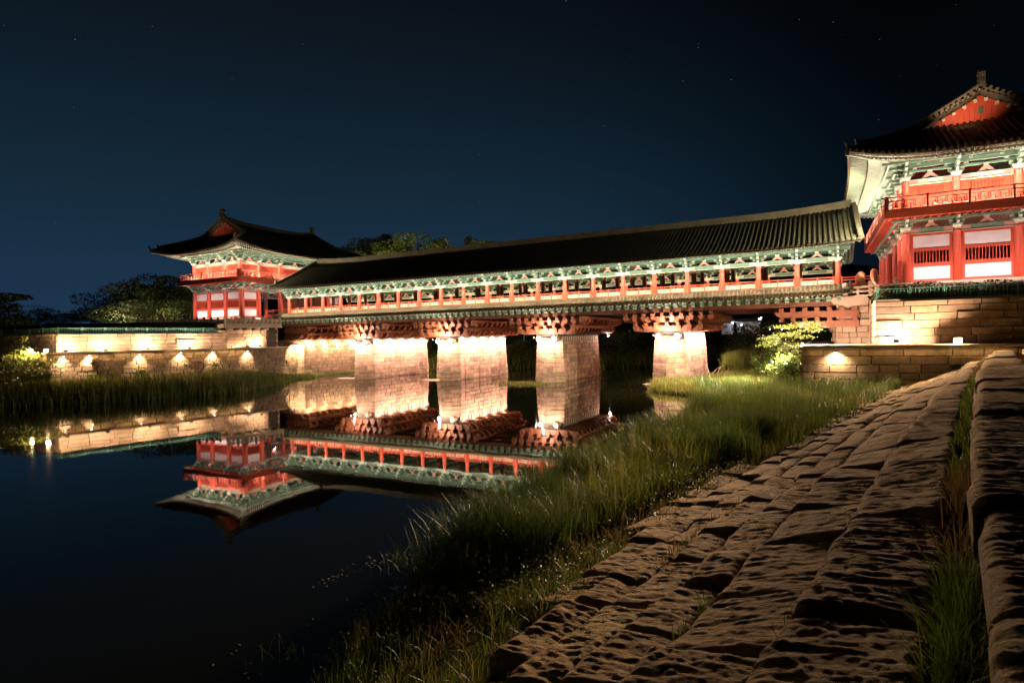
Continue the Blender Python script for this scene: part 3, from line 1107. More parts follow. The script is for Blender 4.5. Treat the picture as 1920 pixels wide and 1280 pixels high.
        m.box(-.13, .13, min(sg * (GY - .18), sg * (GY - .12)), max(sg * (GY - .18), sg * (GY - .12)), 20.35, 20.8, 3)
        m.build('gable', [RED, CREAM, REDD, GREEND], roof)
    # eaves: round rafters, square flying rafters, eave board
    m = MB()
    for sg in (-1, 1):
        n = 72
        for i in range(n):
            s = -1 + 2 * i / (n - 1)
            a = Vector(P_side(sg, 1, s)); b = Vector((sg * 4.9, max(-9.1, min(9.1, s * 9.6)), 17.35))
            e = a.lerp(b, .04) + Vector((0, 0, -.23)); f = a.lerp(b, .36) + Vector((0, 0, -.34))
            m.bar(e, a.lerp(b, .40) + Vector((0, 0, -.16)), .10, .12, 0)
            m.cbox(e, .06, .115, .13, 1)
            m.tube([f, b + Vector((0, 0, -.15))], .075, 6, 0)
            m.tube([f + (f - b).normalized() * .03, f], .078, 6, 3)
        n = 50
        for i in range(n):
            s = -1 + 2 * i / (n - 1)
            a = Vector(P_front(sg, 1, s)); b = Vector((max(-4.75, min(4.75, s * 5.2)), sg * 9.25, 17.35))
            e = a.lerp(b, .04) + Vector((0, 0, -.23)); f = a.lerp(b, .36) + Vector((0, 0, -.34))
            m.bar(e, a.lerp(b, .40) + Vector((0, 0, -.16)), .10, .12, 0)
            m.cbox(e, .115, .06, .13, 1)
            m.tube([f, b + Vector((0, 0, -.15))], .075, 6, 0)
            m.tube([f + (f - b).normalized() * .03, f], .078, 6, 3)
        # pale boarding above the rafters and eave strips
        rows = [[Vector(P_side(sg, r, s)) + Vector((0, 0, -.165)) for s in ss_] for r in (.15, .4, .7, .99)]
        m.surf(rows, 2, True)
        rows = [[Vector(P_front(sg, r, s)) + Vector((0, 0, -.165)) for s in ss_] for r in (.15, .4, .7, .99)]
        m.surf(rows, 2, True)
        for a, b in zip(ss_[:-1], ss_[1:]):
            for F in (P_side, P_front):
                m.bar(Vector(F(sg, .985, a)) + Vector((0, 0, -.12)), Vector(F(sg, .985, b)) + Vector((0, 0, -.12)), .10, .12, 3)
                m.bar(Vector(F(sg, .70, a)) + Vector((0, 0, -.22)), Vector(F(sg, .70, b)) + Vector((0, 0, -.22)), .10, .10, 1)
        # corner hip rafters
        for sx in (-1, 1):
            a = Vector(P_side(sx, .99, sg))
            m.bar(a + Vector((0, 0, -.3)), Vector((sx * 5, sg * 9.3, 17.0)), .2, .26, 0)
            m.cbox(a + Vector((0, 0, -.3)), .24, .24, .3, 3)
    m.build('rafters', [PALE2, CREAM, GREEND, TILEL], roof)['kind'] = 'stuff'
    ORG[root.name] = Vector(loc)
    return root


PYC = 62.1
pavR = build_pavilion((10.87, PYC, 0), 'two-storey red and green gate pavilion at the right edge with an orange gable')
pavL = copy_tree(pavR, None, Vector((-73.28 - 10.87, 0, 0)))
pavL['label'] = 'smaller looking far two-storey gate pavilion at the left end of the bridge'


# ------------------------------------------------------------------ masonry walls
def masonry(mb, p0, p1, z0f, z1f, course, bl, seed, prot=.0, depth=.5, out0=.0, taper=0.0, mi=0, mback=1):
    """course-laid blocks between plan points p0 and p1; visible face on the left of p0->p1 turned outward (towards -normal)"""
    rr = random.Random(seed)
    a, b = Vector(p0), Vector(p1)
    L = (b - a).length
    d = (b - a) / L
    nrm = Vector((d.y, -d.x))           # outward
    z0 = z0f
    zt_max = max(z1f(0), z1f(1))
    k = 0
    while z0 < zt_max - .05:
        h = course * rr.uniform(.85, 1.15)
        z1 = min(z0 + h, zt_max)
        u = -rr.uniform(0, bl * .5)
        while u < L:
            w = bl * rr.uniform(.55, 1.5)
            u0, u1 = max(u, 0), min(u + w, L)
            u += w
            if u1 - u0 < .12: continue
            ztl, ztr = z1f(u0 / L), z1f(u1 / L)
            zt = min(z1, (ztl + ztr) / 2)
            if zt - z0 < .06: continue
            o = out0 + taper * (zt_max - z0) + rr.uniform(0, .035)
            if prot and rr.random() < prot: o += rr.uniform(.12, .34)
            vs = []
            g = .014
            e_ = .03
            for zz, oo, s in ((z0 + g, o - e_, g), (z0 + g + e_, o, g + e_), (zt - g - e_, o, g + e_), (zt - g, o - e_, g)):
                for uu in (u0 + s, u1 - s):
                    q = a + d * uu + nrm * oo
                    vs.append((q.x, q.y, zz))
            for zz in (z0 + g, zt - g):
                for uu in (u0 + g, u1 - g):
                    q = a + d * uu - nrm * .25
                    vs.append((q.x, q.y, zz))
            mb.add(vs, [(0, 1, 3, 2), (2, 3, 5, 4), (4, 5, 7, 6), (8, 9, 1, 0), (6, 7, 11, 10), (8, 0, 2, 4, 6, 10), (1, 9, 11, 7, 5, 3)], mi)
        z0 = z1
        k += 1


def wall(name, label, pts, z0, z1f, course, bl, seed, prot=0, taper=0, back=1.2, cap=None, stone=None):
    mb = MB()
    for i in range(len(pts) - 1):
        f = z1f if callable(z1f) else (lambda t, z=z1f: z)
        if callable(z1f) and len(pts) > 2:
            f = (lambda t, z=z1f, a=pts[i], b=pts[i + 1]: z(Vector(a).lerp(Vector(b), t).x))
        elif callable(z1f):
            f = (lambda t, z=z1f, a=pts[i], b=pts[i + 1]: z(Vector(a).lerp(Vector(b), t).x))
        masonry(mb, pts[i], pts[i + 1], z0, f, course, bl, seed + i, prot, taper=taper)
        a, b = Vector(pts[i]), Vector(pts[i + 1])
        d = (b - a).normalized()
        nr = Vector((d.y, -d.x))
        n = max(1, int((b - a).length / 6))
        for j in range(n):
            p, q = a.lerp(b, j / n), a.lerp(b, (j + 1) / n)
            za, zb = f(j / n) - .03, f((j + 1) / n) - .03
            c, e = p - nr * .06, q - nr * .06
            g, h = p - nr * back, q - nr * back
            mb.add([(c.x, c.y, z0), (e.x, e.y, z0), (e.x, e.y, zb), (c.x, c.y, za), (g.x, g.y, z0), (h.x, h.y, z0), (h.x, h.y, zb), (g.x, g.y, za)],
                   [(0, 1, 2, 3), (3, 2, 6, 7), (4, 7, 6, 5), (0, 3, 7, 4), (1, 5, 6, 2)], 1)
    if cap:
        ov, th = cap
        for i in range(len(pts) - 1):
            a, b = Vector(pts[i]), Vector(pts[i + 1])
            d = (b - a).normalized()
            nr = Vector((d.y, -d.x))
            L = (b - a).length
            u = 0
            rr = random.Random(seed + 77 + i)
            while u < L:
                w = min(rr.uniform(1.2, 2.2), L - u)
                p, q = a + d * (u + .01) + nr * ov, a + d * (u + w - .01) + nr * ov
                g, h = a + d * (u + .01) - nr * back, a + d * (u + w - .01) - nr * back
                zt = (z1f(((p + q) / 2).x) if callable(z1f) else z1f)
                mb.add([(p.x, p.y, zt), (q.x, q.y, zt), (h.x, h.y, zt), (g.x, g.y, zt), (p.x, p.y, zt + th), (q.x, q.y, zt + th), (h.x, h.y, zt + th), (g.x, g.y, zt + th)],
                       [(0, 3, 2, 1), (4, 5, 6, 7), (0, 1, 5, 4), (1, 2, 6, 5), (2, 3, 7, 6), (3, 0, 4, 7)], 2)
                u += w
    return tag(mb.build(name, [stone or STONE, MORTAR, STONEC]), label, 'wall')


# right bank: lower and upper tiers
RLY, RUY = 47.8, 50.0
wall('retaining_wall', 'lower tier of squared granite, darkened to look dimly lit, under the ledge at the right end of the bridge', [(-1.0, 66.5), (-1.0, RLY), (26, RLY)], -1.2, 3.36, .54, 1.9, 5, .03, .012, cap=(.10, .16), back=3.4, stone=STONE_DIM)
wall('retaining_wall', 'upper tier of rough granite brightly lit at its left corner, carrying the right pavilion', [(3.75, 57.5), (3.75, RUY), (26, RUY)], 3.50, 6.62, .56, 2.0, 25, .06, .0, cap=(-.15, .12), back=1.5)
wall('retaining_wall', 'pink lit abutment wall stepping up under the right end of the bridge', [(1.4, 69), (1.4, 55.2), (3.9, 55.2)], 3.5, 7.2, .5, .9, 33, .12, back=1.0)
# left bank: lower and upper tiers
LW = [(-84, 25.4), (-64.6, 28.6), (-61.2, 48.9), (-60.85, 53.9), (-60.2, 54.9)]
UW = [(-84, 27.6), (-66.4, 30.4), (-63.4, 46.6)]
lx = lambda y: -64.6 + (y - 28.6) * 3.4 / 20.3
ux = lambda y: -66.4 + (y - 30.4) * 3.0 / 16.2
zl = lambda x: 5.86
wall('retaining_wall', 'long lower tier on the left bank with bright lamp patches under its ledge', LW, -.5, 3.90, .42, 1.05, 55, .01, .010, cap=(.10, .13), back=1.7, stone=STONE_DIM)
wall('retaining_wall', 'long upper tier of pale granite washed with light below the green fence on the left bank', UW, 3.9, 5.86, .40, 1.5, 75, .05, .0, back=1.5)
wall('retaining_wall', 'squared corner terrace below the stone railing beside the left pavilion', [(-66, 45.9), (-62.7, 46.4), (-61.2, 52.6), (-64, 53.0)], 3.9, 6.2, .40, .95, 95, .03, .0, back=1.5)
# left abutment: nose and long side facing the river
wall('retaining_wall', 'bright side wall of the left abutment facing the river under the bridge', [(-60.9, 54.2), (-59.6, 55.4), (-59.6, 84)], -1.0, 4.1, .46, .95, 115, .02, .006, cap=(.06, .14), back=2.0)
mb = MB()
PA, PB = Vector((-62.7, 46.4)), Vector((-61.2, 52.6))
pd_ = (PB - PA).normalized()
pn_ = Vector((pd_.y, -pd_.x))
for i in range(6):       # stone beam ends under the corner terrace platform
    q = PA + pd_ * (.4 + i * 1.1)
    mb.tube([(q.x + pn_.x * .55, q.y + pn_.y * .55, 6.32), (q.x - pn_.x, q.y - pn_.y, 6.32)], .15, 10, 0)
for lo, hi, o0, o1 in ((6.48, 6.60, .6, 2.4), (6.602, 6.92, .42, 2.4)):
    a, b = PA - pd_ * .5, PB + pd_ * .3
    q = [a + pn_ * o0, b + pn_ * o0, b - pn_ * o1, a - pn_ * o1]
    mb.prism([(v.x, v.y) for v in q], 2, lo, hi, 0)
tag(mb.build('terrace_platform', STONEC), 'projecting stone platform on round beam ends beside the left pavilion', 'platform')
# corbels of the abutments (bridge ends)
for nm_, x0, x1, sgn, xe in (('right', -3.2, 3.0, 1, 0), ('left', -58.2, -62.6, -1, 0)):
    mb = MB()
    lo, hi = min(x0, x1), max(x0, x1)
    for j in range(12):
        y = 55.0 + j * 12.2 / 11
        for z0, z1, ext in ((4.9, 5.42, 1.4), (5.74, 6.26, 0)):
            xa = x0 + (ext if sgn > 0 else -ext)
            a_, b_ = (xa, hi) if sgn > 0 else (lo, xa)
            h = z1 - z0
            k = 1 if sgn > 0 else -1
            pr = [(xa, z0 + h), (xa, z0 + h * .72), (xa + k * .14, z0 + h * .35), (xa + k * .4, z0 + h * .1), (xa + k * .8, z0), (x1, z0), (x1, z0 + h)]
            mb.prism(pr[::k], 1, y - .19, y + .19, 0)
    for i in range(7):
        x = lo + .5 + i * (hi - lo - .8) / 6
        for z in (5.425, 6.265):
            mb.box(x - .19, x + .19, 54.75, 67.6, z, z + .31, 0)
    tag(mb.build('corbel_arms', REDW, bridge), None, None, None, 'stuff')

mb = MB()
mb.box(-64.5, -60.15, 55.3, 84, 4.0, 4.88)
tag(mb.build('abutment_seat', STONEP), 'stone seat under the timber corbels at the left end of the bridge', 'abutment')
# terrace tops (ground behind the walls)
mb = MB()
mb.box(3.9, 60, 51.4, 140, 3.4, 7.4, 0)
mb.box(2.0, 3.9, 56.2, 84, 2, 7.55, 0)
tag(mb.build('terrace_ground', GRASSG), kind='structure')
mb = MB()
mb.prism([(-84.5, 28.9), (-67.2, 31.6), (-64.5, 46.6), (-62.9, 53.2), (-66.6, 53.6), (-66.6, 84), (-150, 84), (-150, 28.9)], 2, 1.0, 5.84)
g1 = [(-84.5, 29.5), (-67.6, 32.2), (-64.9, 46.9), (-65.2, 53.3), (-66.6, 84), (-150, 84), (-150, 29.5)]
g2 = [(-88, 38), (-73.5, 41.5), (-68.2, 49.2), (-66.5, 51.5), (-66.5, 84), (-150, 84), (-150, 38)]
mb.add([(x, y, 5.84) for x, y in g1] + [(x, y, 7.35) for x, y in g2], [tuple(range(7, 14))] + [(k, (k + 1) % 7, (k + 1) % 7 + 7, k + 7) for k in range(7)])
mb.box(-150, -70, 84.5, 150, 1.0, 6.4, 0)
tag(mb.build('terrace_ground', GRASSG), kind='structure')
mb = MB()
mb.box(-.9, 3.75, 48.2, 55.1, 3.40, 3.53, 0)
tag(mb.build('ledge_path', STONEC), kind='structure')


# ------------------------------------------------------------------ fences and railings
def lattice_fence(label, pts, z0f, h, post=2.1, mat_=TEAL):
    root = empty('metal_fence', (pts[0][0], pts[0][1], z0f(pts[0][0])), label, 'fence')
    for i in range(len(pts) - 1):
        a, b = Vector(pts[i]), Vector(pts[i + 1])
        L = (b - a).length
        n = max(1, round(L / post))
        for j in range(n):
            p, q = a.lerp(b, j / n), a.lerp(b, (j + 1) / n)
            zp, zq = z0f(p.x), z0f(q.x)
            m = MB()
            for k in (0.04, .5, .96):
                m.bar((p.x, p.y, zp + h * k), (q.x, q.y, zq + h * k), .035, .05 if k != .5 else .03)
            nn = 9
            for t in range(nn):
                u = (t + .5) / nn
                c = p.lerp(q, u)
                zc = zp + (zq - zp) * u
                m.bar((c.x, c.y, zc + h * .04), (c.x, c.y, zc + h * .96), .03, .03)
                c2 = p.lerp(q, min(1, u + .06))
                for kk in (.25, .74):
                    m.bar((c.x, c.y, zc + h * kk), (c2.x, c2.y, zc + h * kk), .03, .03)
            m.build('fence_panel', mat_, root)
            m = MB()
            m.box(p.x - .045, p.x + .045, p.y - .045, p.y + .045, zp, zp + h * 1.15)
            m.build('post', mat_, root)
    return root


lattice_fence('long teal lattice fence on top of the left bank wall', [(-83, 28.0), (-66.75, 30.65), (-63.75, 46.3)], lambda x: 5.88, .55, 2.1)
lattice_fence('teal lattice fence with ivy on the right wall below the right pavilion', [(3.9, RUY + .4), (20, RUY + .4)], lambda x: 6.75, .80)
lattice_fence('short teal fence running back along the left side of the right wall', [(4.0, RUY + .4), (3.95, 54.6)], lambda x: 6.62, .85, 1.4)


def stone_rail(label, pts, z0, z1, post=1.7, hh=.95, cat='railing'):
    root = empty('stone_balustrade', (pts[0][0], pts[0][1], z0), label, cat)
    a, b = Vector(pts[0]), Vector(pts[1])
    L = (b - a).length
    n = max(1, round(L / post))
    pm = None
    for j in range(n + 1):
        p = a.lerp(b, j / n)
        z = z0 + (z1 - z0) * j / n
        m = MB()
        m.box(p.x - .13, p.x + .13, p.y - .13, p.y + .13, z, z + hh)
        m.tube([(p.x, p.y, z + hh), (p.x, p.y, z + hh + .08), (p.x, p.y, z + hh + .2), (p.x, p.y, z + hh + .27)], [.12, .15, .13, .03], 8)
        m.build('post', STONEC, root)
        if j < n:
            q = a.lerp(b, (j + 1) / n)
            zq = z0 + (z1 - z0) * (j + 1) / n
            m = MB()
            for k, w in ((.78, .17), (.42, .14), (.06, .16)):
                m.bar((p.x, p.y, z + hh * k), (q.x, q.y, zq + hh * k), .15, w)
            c = p.lerp(q, .5)
            m.box(c.x - .1, c.x + .1, c.y - .09, c.y + .09, (z + zq) / 2 + hh * .1, (z + zq) / 2 + hh * .72)
            m.build('rail', STONEC, root)
    return root


stone_rail('stone railing on the projecting platform beside the left pavilion', [(-62.55, 46.2), (-60.95, 52.7)], 6.92, 6.92, 1.1, .72)
stone_rail('long stone railing with round post caps on the slope left of the left pavilion', [(-73.9, 42.6), (-66.6, 50.0)], 7.2, 7.15, .78, .58)
stone_rail('short beige stone railing between the bridge end and the right pavilion', [(2.1, 54.6), (5.4, 53.4)], 7.25, 7.35, 1.65, .95)
stone_rail('beige stone railing turning back beside the bridge roof at the right', [(2.0, 54.7), (2.0, 56.6)], 7.25, 7.35, 1.8, .95)
mb = MB()
mb.prism([(1.2, 6.75), (1.0, 7.05), (1.2, 7.3), (3.6, 7.3), (3.6, 6.9), (3.1, 6.62), (2.2, 6.5)], 1, 54.3, 55.1)
tag(mb.build('stone_spout', STONEC), 'carved beige stone spout block under the railing at the right bridge end', 'stone')
# short red railings joining bridge and pavilions
for x0, x1, lab in ((BX1 + .25, 5.0, 'short red timber railing between the bridge and the right pavilion'), (-67.3, BX0 - .2, 'short red timber railing between the left pavilion and the bridge')):
    m = MB()
    for y in (YF, YR):
        m.tube([(x0, y, 9.0), (x1, y, 9.0)], .05, 8)
        m.box(x0, x1, y - .04, y + .04, 8.75, 8.82)
        m.box(x0, x1, y - .05, y + .05, 8.3, 8.5)
        for u in (0, .33, .66, 1):
            x = x0 + (x1 - x0) * u
            m.box(x - .06, x + .06, y - .06, y + .06, 8.05, 9.1)
    m.box(x0, x1, YF - .3, YR + .3, 7.9, 8.28)
    tag(m.build('timber_railing', RED), lab, 'railing')
mb = MB()
mb.tube([(4.1, 55.0, 8.05), (4.1, 55.0, 9.3), (4.1, 55.0, 9.5)], [.26, .26, .12], 12)
mb.tube([(3.2, 55.1, 8.05), (3.2, 55.1, 9.15), (3.2, 55.1, 9.32)], [.3, .3, .12], 12)
tag(mb.build('red_post', REDW), 'pair of short round red posts where the bridge meets the right pavilion', 'post')
p = at(303, 604, 1, 46.0)
mb = MB()
for z, w in ((0, .55), (.22, .38), (.6, .30), (.95, .52), (1.15, .42), (1.5, .22), (1.85, .05)):
    pass
mb.tube([(p.x, p.y, 7.2), (p.x, p.y, 7.45), (p.x, p.y, 7.5), (p.x, p.y, 7.8), (p.x, p.y, 7.83), (p.x, p.y, 8.1), (p.x, p.y, 8.13), (p.x, p.y, 8.4), (p.x, p.y, 8.65)], [.45, .45, .28, .26, .40, .38, .27, .2, .03], 8, smooth=False)
tag(mb.build('stone_lantern', STONEC), 'small stone lantern standing behind the long railing at the left', 'lantern')

# ------------------------------------------------------------------ ground and water
XR = np.array([[-60, -4.3], [-5, -4.8], [3, -5.3], [5, -5.6], [7, -6.5], [10.7, -6.6], [15, -7.0], [20, -6.9], [28, -6.5], [38, -6.6], [43.5, -7.6], [46.5, -11.6], [50, -12.8], [54, -9.6], [60, -9.0], [66, -8.8], [72, -8.6], [80, -8.0], [100, -5.0], [130, 0], [200, 20], [700, 60]])
XL = np.array([[-60, -140], [0, -88], [15, -60], [21, -55.6], [29, -49.8], [37, -48.6], [44, -51.5], [48, -54.5], [52, -57.5], [60, -58.9], [70, -59.5], [84, -59.5], [95, -60], [700, -60]])
YFAR = np.array([[-700, 70], [-60, 70], [-42, 71], [-37.7, 79], [-23.5, 81], [-18, 84], [-12, 112], [0, 150], [700, 170]])


def land(x, y):
    """metres inside the land (negative = in the river)"""
    dr = x - np.interp(y, XR[:, 0], XR[:, 1])
    dl = np.interp(y, XL[:, 0], XL[:, 1]) - x
    df = y - np.interp(x, YFAR[:, 0], YFAR[:, 1])
    return dr, dl, df


TA = R(10.0)
DA, DB = Vector((math.sin(TA), math.cos(TA), 0)), Vector((math.cos(TA), -math.sin(TA), 0))


def bank_ab(x, y):
    a = x * DA.x + y * DA.y
    b = x * DB.x + y * DB.y - .0006 * np.maximum(a, 0) ** 2
    return a, b


def bank_z(b):
    return np.interp(b, [-60, -8, -5.6, -3.6, -2.2, -1.1, -.1, .1, 2.5, 6, 40], [.0, .15, .40, .85, 1.3, 1.85, 2.3, 2.65, 2.9, 3.3, 3.5])


def ground_z(x, y):
    dr, dl, df = land(x, y)
    sm = lambda d, w: np.clip(d / w, 0, 1)
    zr = -.9 + sm(dr + 1.0, 1.4) * 1.1 + sm(dr - .4, 5) * .25
    a, b = bank_ab(x, y)
    zr = np.where((dr > 0) & (y < 47.9), np.maximum(zr, bank_z(b) * np.clip((dr) / 1.5, 0, 1)), zr)
    zr = np.where((x > -1) & (y >= 47.9), 1.0, zr)
    zl_ = -.9 + sm(dl + 1.0, 1.4) * 1.15 + sm(dl - .5, 8) * .65
    zf = -.9 + sm(df + 1, 2) * 1.3 + sm(df - 2, 40) * 4.0
    return np.maximum(np.maximum(zr, zl_), zf)


gx = np.concatenate([np.linspace(-900, -130, 20), np.arange(-125, -66, 1.5), np.arange(-65, -48, .5), np.arange(-48, -16, 1.0), np.arange(-16, 12, .4), np.arange(12, 40, 2), np.linspace(45, 500, 14)])
gy = np.concatenate([np.linspace(-60, -4, 12), np.arange(-2, 90, .6), np.arange(90, 180, 3), np.linspace(190, 1200, 16)])
GXm, GYm = np.meshgrid(gx, gy)
GZ = ground_z(GXm, GYm)
GZ += .05 * np.sin(GXm * 1.7 + GYm * .9) * np.sin(GYm * 1.3 - GXm * .7) * (GZ > .12) * (np.hypot(GXm, GYm) < 200)
V = np.stack([GXm.ravel(), GYm.ravel(), GZ.ravel()], 1)
ny, nx = GXm.shape
ii, jj = np.meshgrid(np.arange(ny - 1), np.arange(nx - 1), indexing='ij')
b0 = (ii * nx + jj).ravel()
F = np.stack([b0, b0 + 1, b0 + nx + 1, b0 + nx], 1)
npmesh('ground', V, F, GRASSG, kind='structure', smooth=True)
mb = MB()
mb.add([(-900, -60, 0), (500, -60, 0), (500, 1200, 0), (-900, 1200, 0)], [(0, 1, 2, 3)])
tag(mb.build('water', WATER), kind='structure')
# sand bars by the piers
for cx, cy, rx, ry in ((-38.3, 54.3, 2.6, .9), (-51.6, 54.6, 2.6, 1.3), (-13.5, 54.2, 1.6, 1.0)):
    rows = []
    for i in range(7):
        k = i / 6
        rows.append([(cx + rx * k * math.cos(t), cy + ry * k * math.sin(t), .10 * (1 - k * k * 2.2)) for t in np.linspace(0, 2 * math.pi, 25)])
    mb = MB()
    mb.surf(rows, 0, True)
    tag(mb.build('sand_bar', SAND), kind='structure')

# ------------------------------------------------------------------ stepped stone bank
bank = empty('stepped_stone_bank', (0, 3, 0), 'bank of large rough laid stones stepping down to the river in the right foreground', 'stone bank')
ROWS = [(-5.75, -4.95, .52, .62, .95), (-4.93, -4.25, .78, .86, 1.0), (-4.23, -3.6, .98, 1.06, 1.1), (-3.58, -2.9, 1.22, 1.34, 1.2), (-2.88, -2.2, 1.48, 1.62, 1.25), (-2.17, -1.12, 1.82, 2.06, 1.6),
        (-1.10, -.16, 2.40, 2.56, 2.0), (.04, 1.55, 3.08, 3.16, 2.0), (1.58, 3.3, 3.32, 3.42, 1.8), (3.33, 5.2, 3.55, 3.65, 1.8)]
allst = []
for ri, (bl, br, zl0, zr0, ln) in enumerate(ROWS):
    a = 1.6 + rnd.uniform(0, .5)
    while a < 47.0:
        L = ln * rnd.uniform(.7, 1.7) * (1 + a * .012)
        bj, bk = rnd.uniform(-.06, .03), rnd.uniform(-.02, .05)
        allst.append((a, min(a + L - .03, 47.6), bl + bj + .015, br + bk - .02, zl0 + rnd.uniform(-.06, .08), zr0 + rnd.uniform(-.06, .08), ri))
        a += L


def stone_mesh(mb, st):
    a0, a1, b0_, b1_, za, zb, ri = st
    dist = a0
    nu = max(5, min(120, int((a1 - a0) / (.0042 * dist + .002))))
    nv = max(5, min(64, int((b1_ - b0_) / (.0065 * dist + .004))))
    r = .13
    tilt = rnd.uniform(-.05, .05)
    sk = rnd.uniform(-.12, .12)
    us = np.linspace(0, 1, nu) ** 1.0
    rows = []
    L, W = a1 - a0, b1_ - b0_
    for i in range(-1, nu + 1):
        row = []
        u = min(max(i / (nu - 1), 0), 1)
        for j in range(-1, nv + 1):
            v = min(max(j / (nv - 1), 0), 1)
            a = a0 + L * u
            b = b0_ + W * v
            # rounded plan corners
            da = min(u, 1 - u) * L
            db = min(v, 1 - v) * W
            ea = max(0, r - da) / r
            eb = max(0, r - db) / r
            e = min(1.2, math.hypot(ea, eb))
            drop = r * (1 - math.sqrt(max(0, 1 - min(e, 1) ** 2))) * .8
            n1 = noise.noise(Vector((a * .9 + ri * 7, b * .9, ri * 3.1))) * .055
            n2 = abs(noise.noise(Vector((a * 4.6, b * 1.5 + ri * 5, 4.7)))) * .02
            n3 = noise.noise(Vector((a * 14.0, b * 4.5, 1.3))) * .018
            wv = noise.noise(Vector((a * .7, b * .8, 2.2 + ri)))
            n4 = (1 - abs(noise.noise(Vector((a * 7.5 + n1 * 14 + b * wv, b * 3.4 + a * .8, 6.3 + ri))))) ** 4 * (.013 + .012 * wv) + noise.noise(Vector((a * 24.0, b * 17.0, 6.3))) * .009 + noise.noise(Vector((a * 52.0, b * 30.0, 1.3))) * .006
            z = za + (zb - za) * v + tilt * (u - .5) - drop + n1 - n2 + n3 + n4
            aa = a + sk * v * .6 + noise.noise(Vector((b * 2, a * 2, 9))) * .05
            bb = b + noise.noise(Vector((a * 1.6, b, 5 + ri))) * .06
            if i < 0 or i >= nu or j < 0 or j >= nv:
                z -= .55
                k = .04
                aa += k * (1 if u < .5 else -1) * (i < 0 or i >= nu)
                bb += k * (1 if v < .5 else -1) * (j < 0 or j >= nv)
            bb += .0006 * max(aa, 0) ** 2
            p = DA * aa + DB * bb
            row.append((p.x, p.y, z))
        rows.append(row)
    mb.surf(rows, 0, True)


BL = lambda a: np.interp(a, [2, 5, 7, 10, 16, 20, 47], [-3.7, -4.45, -5.1, -5.6, -5.75, -5.3, -5.1])
allst = [q for q in allst if q[2] > BL(q[0]) - .15]
allst.sort(key=lambda s: s[0] + abs(s[2]) * .2)
inview = [s for s in allst if s[6] < 8]
for s in inview[:99]:
    mb = MB()
    stone_mesh(mb, s)
    mb.build('stone', ROCK, bank)
mb = MB()
for s in inview[99:] + [s for s in allst if s[6] >= 8]:
    stone_mesh(mb, s)
mb.build('stones', ROCK, bank)['kind'] = 'stuff'


# ------------------------------------------------------------------ grass, reeds and weeds
def blades(name, P, h, w, mat_, lean=.35, seg=3, label=None, kind='stuff', curl=.5, parent=None):
    n = len(P)
    if n == 0: return
    h = np.broadcast_to(h, (n,)) * NR.uniform(.6, 1.25, n)
    w = np.broadcast_to(w, (n,)) * NR.uniform(.7, 1.3, n)
    th = NR.uniform(0, 2 * np.pi, n)
    fa = NR.uniform(0, 2 * np.pi, n)
    ln = NR.uniform(0, lean, n)
    d = np.stack([np.cos(th), np.sin(th)], 1)
    f = np.stack([np.cos(fa), np.sin(fa)], 1)
    V = np.zeros((n, (seg + 1) * 2, 3))
    for k in range(seg + 1):
        t = k / seg
        off = (ln * h * (t ** (1.4 + curl)))[:, None] * d
        z = P[:, 2] + h * t * (1 - .35 * ln * t)
        ww = w * (1 - t ** 1.6) * .5 + .0008
        for s, sg in ((0, -1), (1, 1)):
            V[:, k * 2 + s, 0] = P[:, 0] + off[:, 0] + sg * ww * f[:, 0]
            V[:, k * 2 + s, 1] = P[:, 1] + off[:, 1] + sg * ww * f[:, 1]
            V[:, k * 2 + s, 2] = z
    base = (np.arange(n) * (seg + 1) * 2)[:, None, None]
    q = np.array([[2 * k, 2 * k + 1, 2 * k + 3, 2 * k + 2] for k in range(seg)])[None]
    F = (base + q).reshape(-1, 4)
    return npmesh(name, V.reshape(-1, 3), F, mat_, kind=kind, parent=parent)


def vn(x, y, s, seed=0):
    """cheap smooth noise 0..1 on arrays"""
    o = np.zeros_like(x)
    g = np.random.default_rng(seed)
    for k in range(5):
        a, b, c = g.normal(size=3) * (1 + .5 * k)
        o += np.sin((x * a + y * b) / s + c * 3) / (1 + .3 * k)
    return .5 + o / 7


def scatter(n, x0, x1, y0, y1, keep):
    x = NR.uniform(x0, x1, n)
    y = NR.uniform(y0, y1, n)
    m = keep(x, y)
    x, y = x[m], y[m]
    return np.stack([x, y, ground_z(x, y) - .03], 1)


def rb(x, y, far=False):       # right river margin below the stones
    dr, dl, df = land(x, y)
    a, b = bank_ab(x, y)
    return (dr > -.35) & (b < np.interp(a, [2, 5, 7, 10, 16, 20, 47], [-3.5, -4.2, -4.8, -5.25, -5.35, -5.0, -4.8]) + .5 * vn(x, y, 1.1, 3)) & (y < 47.6)


def dens(x, y, k):
    return NR.uniform(0, 1, len(x)) < k


def clump(P, k, sp, seed=0):
    """gather blades into tussocks: every k blades share a root spot"""
    n = len(P) // k
    C = P[:n]
    Q = np.repeat(C, k, 0)
    Q[:, :2] += NR.normal(0, sp, (len(Q), 2))
    Q[:, 2] = ground_z(Q[:, 0], Q[:, 1]) - .03
    return Q


def pick(P, s, lo, hi, seed):
    m = vn(P[:, 0], P[:, 1], s, seed)
    return P[(m >= lo) & (m < hi)]


GRASS2 = mat('dark_blade', (.085, .135, .030), (.045, .080, .016), rough=.45, scale=.6, island=.4, trans=.3)
GRASS3 = mat('olive_blade', (.20, .20, .035), (.13, .13, .022), rough=.5, scale=.5, island=.45, trans=.35)
